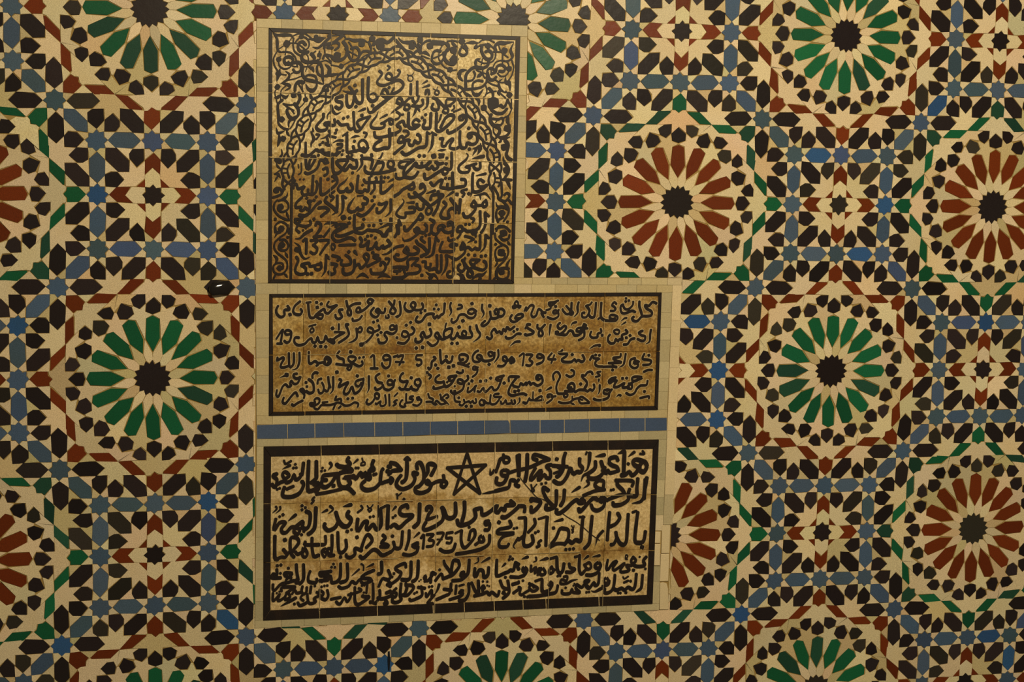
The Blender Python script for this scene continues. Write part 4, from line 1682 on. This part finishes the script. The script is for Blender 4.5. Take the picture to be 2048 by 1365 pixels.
P3 = """#lettering_line
@c 26 1275 120 1320 120 1300 90
34< 1150 150 1215 100
50 1345 250 1310 310 1260 270 1310 200 1345 250
48 1310 200 1240 180 1200 200 1220 240 1270 260
46 1260 270 1230 320 1190 345 1160 310 1120 340 1080 345
52 1100 345 1110 100
44< 1040 120 1110 90
28 1150 225
46 1040 190 1020 155 960 170 950 210 980 240 1030 260 1045 300
40 1040 300 960 320 935 290
46 865 200 880 250 900 290 860 350 800 380 740 375 730 350
42 880 290 920 330 910 310
28 905 265
40< 805 150 900 130
46> 805 200 800 270 740 320 680 350 655 410
46> 745 110 740 200 720 280 690 305
26 715 100 705 125
46 640 170 640 230 670 270 650 310 610 310 580 330 560 310 540 270 510 350 460 420 410 430 370 405
48 490 110 470 180 465 280 430 340 400 360
40 510 255 360 245
30 380 240 440 290 370 325
34 400 175
42 340 235 290 250 330 300 330 370 290 370 270 340 220 390 205 380 240 310 220 300 150 380 125 390 130 350 175 270
24 240 435
24 285 425
50 90 125 85 300 65 410
42 320 180 250 200 120 260 0 290
42 320 180 220 140 160 130 150 165 190 185
50 5 130 0 350
@b 46 1330 140 1340 300
38 1345 285 1240 320
42 1200 290 1160 310 1175 345 1220 345 1240 310 1200 290
46 1235 320 1200 410 1150 440 1110 420 1115 370
36 1185 125 1180 160 1195 210 1240 205 1240 165 1200 150
44 1190 165 1150 180 1130 240 1105 310
38> 1090 290 1050 335 1045 270
42 1300 400 1260 400 1240 470 1180 490 1100 510
28> 1100 515 960 540
42 1345 390 1310 440 1345 460
#five_pointed_star
@b 38 802 115 665 545
38 802 115 938 535
38 595 268 1000 238
38 1000 238 665 545
38 595 268 938 535
#lettering_line
@b 44 555 345 560 380
42 560 400 590 430 560 470 530 450 540 410 490 410 420 440 370 420 390 400 420 440
46 430 440 400 500 330 530 270 520 260 480 300 460
48 280 280 275 230 310 215 340 270 350 330 345 400 310 450
48 350 370 390 310 390 240 430 225 470 250 450 300 425 345
50 170 170 172 270 160 380 120 420
28 145 180 175 155 205 185
46 280 330 235 320 255 380 220 450 130 490 70 460 65 410 110 345
46 110 290 60 230 0 215
44 110 290 20 300 -20 340
@a 46 1345 320 1310 300
42 1345 260 1320 250
44 1335 400 1300 410 1240 420 1250 300 1265 280
@b 40 0 370 25 395 0 430
@a 46 1240 420 1180 480 1100 500 1050 480 1040 440 1075 405
36 1165 340 1195 330
48 1165 190 1150 240 1170 290 1120 300 1130 380 1090 370 1080 320 1050 360 1030 320 980 380 960 360 870 370
26 1150 240 1120 290
20 1035 240 1035 220 1070 205 1075 235 1040 240
20 1045 165 1055 200
30< 950 225 1000 180
24 980 268
24 1005 268
46 905 160 890 190 920 230 860 260 800 250 780 230
48 800 250 900 270 940 300 850 310 800 340 800 420 830 470 900 480 960 535
48 960 350 900 380 920 430 870 480
36 830 490 700 520 565 545
18 850 378
18 875 355
44 790 330 700 340 640 350 630 390 670 395
46 780 335 720 430 660 470 620 450 625 400
36 745 455
24 620 300
22 630 268
22 655 295
36> 710 215 725 245 690 290
50 565 200 565 330 560 380 510 425
48 485 195 475 480 500 510 550 490 590 430 540 440
36 560 450 600 460 570 520 540 500
44 430 215 415 340 400 330
42 420 310 390 370 350 390 330 340 300 400 250 420 240 380
40 240 380 280 350 240 310 210 340 240 400
42 240 400 190 420 150 440 150 390 110 350 150 330
42 150 440 130 470 100 440
46 415 410 430 450 390 530 310 570 230 570 210 540 230 470
36 255 490 325 460
24 325 268
24 355 265
24 345 230
28 225 190 245 225 300 195
32< 210 280 290 240
24 155 492
24 180 482
30 545 575 520 600 540 610 515 640
#lettering_line
@c 50 1330 390 1315 590
50 1345 370 1325 480
44> 1320 560 1280 620 1190 640
46 1250 380 1240 480 1235 560 1160 560
44 1165 490 1150 540 1150 600 1080 650 1000 660 990 630
40 1020 400 1190 405 1190 460
46 1035 410 1040 450 1090 500 1110 540
42 1110 540 1040 560 960 590 925 610
24 970 500
24 995 495
42 890 460 890 410 840 400 800 440 830 480 895 490
40 900 495 800 510 680 560
34> 720 400 735 440 680 480
38< 555 525 640 470
@f 42 910 -10 880 -30 850 0 870 20 900 0 890 70 830 110 780 95 760 50
46 830 0 790 -20 740 20 680 90 640 120 630 90
48 660 -10 690 20 640 30 610 0 560 30 500 90 430 140 395 130 400 100
48 480 -105 470 0 440 60
46 395 -100 395 0 380 70 320 95 285 90 290 50
44 310 -100 260 -130 260 -80 300 0 370 70
22 130 -160 140 -110 130 -95 160 -90 155 -120 140 -120
16 190 -165 150 -120
48 135 10 130 -10 210 10 230 30 190 90 135 125 130 70
44 0 65 60 70 60 125
@e 46 1345 70 1280 130 1210 180 1170 180
44 1260 10 1300 50 1210 60 1200 110 1160 90 1130 130 1100 110 1120 60 1080 90 1060 110 1000 150 960 150 950 90 890 100
48 880 100 890 180 830 240 750 265 710 250 700 210
50 775 20 775 120 750 225
50 680 30 680 150 640 190 590 180 560 110 540 80
46 560 160 540 220 490 260
46 540 80 560 160
44 480 270 390 310 350 310 345 280 370 235
46 380 110 380 80 420 75 430 110 400 150 380 210
36> 380 210 460 180 490 165 495 200
50 305 40 300 180 290 240 245 285
46 180 85 170 55 110 80 95 130 130 160 230 165 160 230 90 290 40 260 0 285
34< 15 115 55 70
24 25 185
24 50 165
#lettering_line
@d 50 1320 60 1310 300
30 1240 90 1310 55
46 1240 100 1245 260 1200 310 1160 260 1110 310 1090 290 1100 230 1060 240 1010 320 990 300 1000 200
20 1215 60 1215 300
20 1125 120 1105 100 1130 85 1145 105 1120 125
18 1100 60 1125 90 1160 50
26 1035 60 1050 90 1000 130
24 1130 180
24 1165 172
42< 845 70 930 50
50 905 120 890 160 930 210 900 270 850 275 800 220 770 130
46 800 220 760 290 690 320 650 280 655 250
32 890 330
24 935 312
32> 710 65 740 100 690 145
30< 620 135 680 105
50 560 80 550 270 520 330 480 360
46 460 120 500 150 490 260 460 300 420 290 420 230 350 280
42 350 280 330 330 370 360 390 310 350 290 300 290 250 340 210 340 200 300 240 240 180 240 130 310 120 290 140 200
28 415 60
26 450 80
26 415 102
40< 270 220 350 155
28> 140 70 150 95 105 135
28> 185 70 185 100 140 140
24 180 175
28 215 155
26 435 330
26 410 365
@b 24 70 540 72 590
18 60 540 75 560 115 530
28 140 597
#lettering_line
@f 50 1250 130 1235 240 1220 420 1260 450 1310 430 1330 330
30 1195 130 1235 115
36 1295 495
50 1150 150 1140 280 1130 430 1100 470 1060 450 1030 390 1020 340
46 1030 400 1000 460 970 470
50 955 130 940 280 930 420
48 1040 140 1060 190 1020 250 960 280
40> 885 325 830 390 805 480
50 770 170 755 320 740 450 690 510
50 675 175 660 320 650 430 600 420 560 450 520 430 480 470
30 690 180 640 180
46 480 470 520 400 520 320 470 300 430 310 390 400 330 480
42 480 460 400 460 330 495
20 560 340 575 310 555 310 575 335 560 345
16 555 270 575 300 580 270
30 365 295
38< 370 230 460 205
50 300 180 290 300 285 480
30 210 200 290 175
28 495 520
28 535 517
28 575 512
38 235 425 205 450 220 480 190 495
26 175 345
26 205 330
50 70 190 70 300 50 420 60 480 110 480 150 440 140 370
44 165 200 170 260 100 340
34 0 190 70 185
44 50 380 0 420
@e 44 1250 220 1260 280 1140 310 1130 350 1290 350 1190 380 1140 440 1150 490 1220 490 1240 460
34 1138 235
42> 1340 400 1290 480 1310 510
24 1325 293
22 1295 300
@e 46 1040 370 1030 460 960 510 860 540 690 570
42 960 380 980 430 940 440 930 400 960 380
42 930 440 890 470
44 745 320 740 420 760 490 800 490 880 390 880 320 840 330 820 420
30 680 350 740 320
26 825 285
46 680 460 650 530 570 545 520 520
44 1030 220 990 230 1000 260 1040 250 1030 310 990 315
@e 36 590 350 650 340
34 590 350 585 400 640 400 630 450 590 450
34 490 350 555 350 530 410 490 470
20 490 415 540 415
34 380 365 450 365 400 420 450 430 440 480 380 490
38 320 400 350 370 340 510
#lettering_line
@e 42 240 470 285 450 270 500 230 480 240 470
44 290 490 270 550 200 580 135 570
46 195 320 190 420 160 520
46 125 330 110 480 80 510 40 500
44 30 440 40 500 0 550
34< 240 400 300 345
30 20 380
@d 48 1345 545 1260 580 1200 530 1150 530 1060 610 1025 590
46 1090 500 1150 430 1120 370 1080 390 1030 530
44 1040 530 970 510 970 570 920 605 880 590 880 570
44 1265 370 1290 400 1250 450 1310 470 1320 490 1240 490
32 992 392
46 790 340 800 530 840 550 880 500 875 420
30 820 598
46 730 370 730 480 720 560
42 720 510 680 520 700 580 750 580
34 660 510 620 540 650 600 670 560 640 540
42 660 380 660 460 610 470
46 520 400 520 500 540 590 590 580
44 590 470 450 470 450 440
42 430 500 470 560 450 600 420 580 430 500
44 430 540 370 570 345 545
46 320 530 380 450 360 400 300 400 290 480 300 560 330 600
42 330 540 280 550 240 600 200 600 150 620
46 220 520 260 570
50 130 380 130 600 160 620
36 235 420
#lettering_line
@i 44 1340 20 1310 60 1320 110 1240 120 1190 90
38 1200 20 1230 60 1190 100
38 1205 20 1180 60 1190 110 1130 110 1160 160 1080 180 1070 150 1110 90 1040 140 1000 160 990 130 1030 70 990 80 940 150 920 140 935 50
28 1205 160
22 1330 145
18 1270 20
20 1130 40 1145 10 1125 0 1120 40 1140 45
44 840 80 860 120 820 140 800 110 840 80
42 860 120 830 180 770 210 710 210
44 640 0 635 150 660 200 690 170
32 590 20 635 10
38 690 110 740 80 760 130 720 150 690 100
38 690 170 720 140
34< 680 50 730 10
32< 770 20 850 5
42 530 90 540 130 590 150 550 180 500 180
48 400 30 405 150 430 190 460 170 475 90
34 325 40 400 20
22 410 222
22 435 218
38 350 120 320 160 330 195 365 170 340 125
36 350 140 375 160
38 130 110 130 170 180 130 170 190 220 140 200 210
40 250 140 280 190 240 210 220 180 250 140
38< 220 60 300 35
30> 180 25 185 60 150 75
38< 30 45 95 20
42 60 130 90 160 60 180 40 150 60 130
42 90 160 60 210 0 235
@h 42 1345 100 1310 80
40 1345 235 1260 230
46 1345 150 1310 90 1290 160 1260 160 1230 180 1200 190 1130 220 1110 200 1115 50
34< 1165 130 1205 90
26 1255 18
26 1245 50
26 1280 42
26 1205 235
48 1030 130 1020 210 980 230 970 170 930 160 900 220 880 210 885 140
36< 950 80 1040 30
28> 920 30 920 70 880 90
50 825 50 815 180 790 220
42 750 190 790 220 740 220 740 190 770 180
42 790 225 740 260 650 270
46 710 60 660 60 640 140 640 190
46 710 60 720 120 660 200 600 230 550 250
42 560 60 570 100 620 170 630 200
40 550 250 530 200 470 270
24 515 155
42 470 200 430 190 420 290
40 450 195 390 270 350 240 370 220 360 280
48 290 60 280 230 230 280
48 215 70 210 220 180 260 120 260
42 160 130 150 90 90 110 50 140 80 170 110 190 80 250 0 310
24 15 230
24 35 195
@g 48 1250 70 1250 180 1215 200
40 1320 160 1345 230 1310 260 1260 250 1220 330
38 1300 250 1345 300
40 1345 330 1310 310
42 1170 160 1080 200 1040 240 1130 250 1140 270
40 1150 270 1060 300 1020 260 980 300 940 280 900 330 830 350 800 330
28< 1090 130 1165 95
24 1060 160 1060 110 1035 95
30< 935 220 1015 150
46 890 90 890 250 820 290
46 820 90 815 230 780 280
42 790 280 730 290 720 240 700 220 620 280
42 720 170 660 180 600 185 620 220 690 190
42 640 220 690 260 600 270
42 500 170 480 230 490 280 560 290 570 250
24 745 95
24 725 128
24 760 128
48 430 100 430 250 390 305
46 355 100 360 180 375 260
40 380 290 330 270 260 290 250 260 310 200 290 190 230 190 240 220 300 240
40 260 290 190 310 130 370 110 360 110 310
36 360 250 380 290 350 295
42 150 150 150 210 110 200 100 240 190 240
28 155 112
28 193 105
26 272 138
24 188 192
#lettering_line
@i 42 1300 210 1290 330 1275 360
36> 1275 360 1225 395
44 1235 200 1220 330 1190 360 1150 340 1110 370 1080 350 1030 370 990 350
22 1095 230 1110 250 1150 225
28 1105 290 1150 270
24 1175 275
22 1045 400
22 1068 400
26 1125 395
42 1010 210 1000 310 980 370 930 400 900 390 905 355
36 920 240 895 270 910 295 945 280 920 240
38 950 270 940 310 880 330
40> 870 350 800 385 760 375
42 845 190 835 300 800 320 790 290 740 350 710 330
40 740 350 690 280 740 270 690 310 660 340 610 310
22 712 392
22 738 388
40 610 310 600 350 640 395 570 390 560 360 540 400 490 410 455 400 455 370
22 493 345
16 575 322
16 595 322
16 585 302
34> 475 230 510 225 500 270 450 260 440 300 500 300 560 270 620 255
@i 42 410 320 390 390 320 410 200 430 110 435
36 340 280 315 310 350 320 350 290
40 350 320 320 370 290 380
48 245 260 245 370 265 390
32 175 275 245 250
36 110 300 200 350 150 380 110 340 140 310 160 340
36 110 370 60 400 30 420 10 400 20 350 0 340
24 60 437
24 92 440
22 0 280
22 45 270
@h 42 1345 290 1280 310
40 1345 360 1290 400
44 1230 270 1240 330 1240 400 1180 455
42 1150 270 1180 340 1240 360
36 1200 370 1175 400 1200 405
42 1140 380 1120 430 1060 390 1040 420 1010 390 970 410 880 430
32 970 320 950 350 990 350 975 320
42 960 350 970 390
46 920 270 925 400
42 850 290 880 360 910 410
46 820 300 820 400 780 470 720 480
20 1015 280
20 970 278
16 1015 320
16 1035 328
40 745 370 720 400 750 390 760 370
40 760 400 740 430 620 470
40 690 320 680 410
26 720 325 770 310
42 635 300 620 400 570 430 480 470
40 560 360 640 370
44> 510 310 490 370 460 420
40 460 420 400 490 390 510 440 510
38 430 440 430 370 380 440 370 400
22 405 335
22 435 330
40 320 330 330 420 270 460 210 480 200 460
38 290 340 360 350
14 300 275
14 318 260
22 250 405
22 275 392
44 160 300 170 350 140 430
42 160 320 220 320 240 350 180 420 130 420
44 110 300 100 420 110 470 60 500 20 490 20 460
38 0 400 60 400 50 440 0 430
36 60 350 20 390
@g 42 1230 370 1230 440 1190 500
42 1345 380 1300 400
42 1345 430 1260 460 1210 450
44 1290 470 1310 510 1280 510
42 1160 300 1160 470 1130 500
36 1190 510 1130 490
42 1050 430 1080 440 1120 440 1060 490 1000 520 970 480 970 340
36 1100 310 1090 400
34 900 420 1000 390 1040 370 1010 350
38 930 400 920 450 890 490 860 450 820 510 790 510 775 490
36 720 465 820 445
20 1065 395
20 1045 322
20 1070 318
40 680 370 690 430 660 470 610 450
36 600 370 640 400 620 430 570 390
38 590 430 540 460 560 490 510 510 480 490 470 410
40 480 490 430 520 390 530 370 500
34 430 410 400 450 430 480
42> 350 450 280 490 190 540
24 335 515
38 270 400 290 440 240 470 240 430 260 400
38 240 440 180 480 160 470 180 410 150 450 110 480 110 400
42 340 335 210 340 200 380
40 340 340 250 400
40 510 330 500 400
38 465 340 460 390 430 410 410 380 420 330
36 410 390 360 400 340 370 310 410
22 550 325
22 620 335
22 650 325
22 680 322
18 150 400
18 178 385
#crack_line
@c 9 5 355 60 430 130 510 190 575 260 600 330 640
@f 9 440 130 520 185 600 230 680 290 760 360 850 425"""
g3 = parse(P3, TAB3, 5.254)
lettering(g3[:5], Cc, 0.9, 0.95)
lettering(g3[5:], Cc, 0.7, 0.84)
sur = MB()
strip_tiles(sur, (513.4, 879.2), (1334, 862.2), (1333.2, 879.4), (513.2, 894), 16, GREY, SF, SBK)
strip_tiles(sur, (513.2, 894), (509.6, 1241.8), (526.4, 1241.2), (527.4, 893.8), 8, GREY, SF, SBK)
strip_tiles(sur, (509.6, 1241.8), (1318.5, 1207.6), (1318, 1221), (509.5, 1257.5), 15, GREY, SF, SBK)
strip_tiles(sur, (1333.2, 879.4), (1325.5, 1062), (1309.6, 1062), (1317.2, 879.6), 5, GREY, SF, SBK)
strip_tiles(sur, (1320.2, 1133), (1318.5, 1207.6), (1304.6, 1207.9), (1307, 1133), 2, GREY, SF, SBK)
child(sur, 'grey_beige_surround', [M_STRIP, M_GROUT], Cc)['label'] = 'grey-beige tile surround'

# ---- blue strip between the middle and lower panels
bl = MB()
tops = [(513, 849.8), (575, 848.4), (629.5, 846.6), (687, 845.4), (749, 844.6), (805.5, 844), (860.5, 843), (915, 842), (969, 841), (1020, 840.4), (1080, 840), (1128.5, 839),
        (1178.5, 837.6), (1239, 836.6), (1290, 836), (1334, 835.4)]
bots = [(513.4, 878.8), (575.5, 878), (630, 876.4), (687.5, 875), (749.5, 874), (805.7, 873.4), (860.5, 870.5), (915, 870), (969, 869.2), (1020.5, 867.6), (1080, 867.2), (1128.5, 866.4),
        (1178.5, 865.2), (1239, 864.6), (1290, 863), (1334, 862)]
for k in range(len(tops) - 1):
    base = random.choice([(0.050, 0.077, 0.140), (0.046, 0.073, 0.136), (0.054, 0.080, 0.138)])
    bl.tile([px(*p) for p in (tops[k], tops[k + 1], bots[k + 1], bots[k])], (*base, 0.5), 0.0005, 0.0004, -0.0012, 0.0015, 0, tilt=0.006)
for k in range(0, len(tops) - 1, 3):
    j = min(k + 3, len(tops) - 1)
    bl.tile([px(*p) for p in (tops[k], tops[j], bots[j], bots[k])], (0.5, 0.4, 0.22, 0.5), 0.0001, 0.0002, -0.0008, 0.0015, 1)
o = bl.build('tile_band', [M_STRIP, M_EDGE])
o['label'] = 'band of plain blue tiles between the middle and lowest inscription panels'; o['category'] = 'tile band'

# ---- cream upright strip closing the right side
st = MB()
strip_tiles(st, (1345, 571), (1334, 862), (1353, 862), (1363.5, 571), 5, CREAM, SF, SBK)
strip_tiles(st, (1334, 862), (1329, 990), (1347.5, 990), (1353, 862), 2, CREAM, SF - 0.0006, SBK)
strip_tiles(st, (1329, 990), (1326, 1050), (1345, 1050), (1347.5, 990), 1, [(0.42, 0.35, 0.20)], SF, SBK)
for q in (((1323.2, 1050.4), (1340.6, 1050.4), (1338.8, 1107), (1321.6, 1107.3)), ((1320.6, 1108.2), (1338.6, 1107.6), (1336.8, 1163), (1318.8, 1163.6)),
          ((1319.2, 1166.4), (1326, 1165), (1333.5, 1167), (1336.2, 1178), (1337, 1220), (1318.2, 1220)),
          ((1309.5, 1063.6), (1321.4, 1063.6), (1320.6, 1087), (1308.6, 1087)), ((1308.6, 1088), (1320.8, 1088), (1320, 1132), (1307.4, 1132))):
    st.tile([px(*p) for p in q], (*random.choice(CREAM), 0.5), 0.0005, 0.0007, -0.0022, SBK, 0, tilt=0.01)
o = st.build('tile_strip', [M_STRIP, M_GROUT])
o['label'] = 'upright strip of cream tiles closing the right side of the two wide panels'; o['category'] = 'tile strip'

# ---- replaced mosaic piece, thick and domed
dm = MB()
ring = [(417.5, 577.5), (419, 571.5), (424.5, 566), (431, 564), (442, 562.5), (452, 561.3), (456, 562.5), (462, 568), (468.5, 573.5), (464, 580), (458.5, 588), (455, 589.6), (440, 590.2), (424.5, 590.8), (420, 586)]
cx, cy = 436, 576.5
_c0 = px(460, 570)
def tilt_(q): return 0.17 * (q[0] - _c0[0]) + 0.10 * (q[1] - _c0[1])   # the piece sits askew, its left end out
prev = None
for k, (sc, y) in enumerate(((1.0, 0.002), (1.0, -0.0025), (0.95, -0.0046), (0.84, -0.0066), (0.64, -0.0083), (0.36, -0.0093), (0.0, -0.0097))):
    o_ = len(dm.v)
    if sc:
        for p in ring:
            q = px(cx + (p[0] - cx) * sc, cy + (p[1] - cy) * sc); dm.v.append((q[0], y + (tilt_(q) if k else 0), q[1]))
    else:
        q = px(cx, cy); dm.v.append((q[0], y + tilt_(q), q[1]))
    n = len(ring)
    if prev is not None:
        for i in range(n):
            j = (i + 1) % n
            if sc: dm.face((prev + j, prev + i, o_ + i, o_ + j), 0, (0.012, 0.010, 0.009, 0.5))
            else: dm.face((prev + j, prev + i, o_), 0, (0.012, 0.010, 0.009, 0.5))
    prev = o_
M_SHINE = glaze_mat('wet_black_glaze', 0.12, 0.05)
o = dm.build('mosaic_tile', [M_SHINE])
for p in o.data.polygons: p.use_smooth = True
o['label'] = 'glossy black domed tile with a bright glint, left of the middle panel'; o['category'] = 'tile'
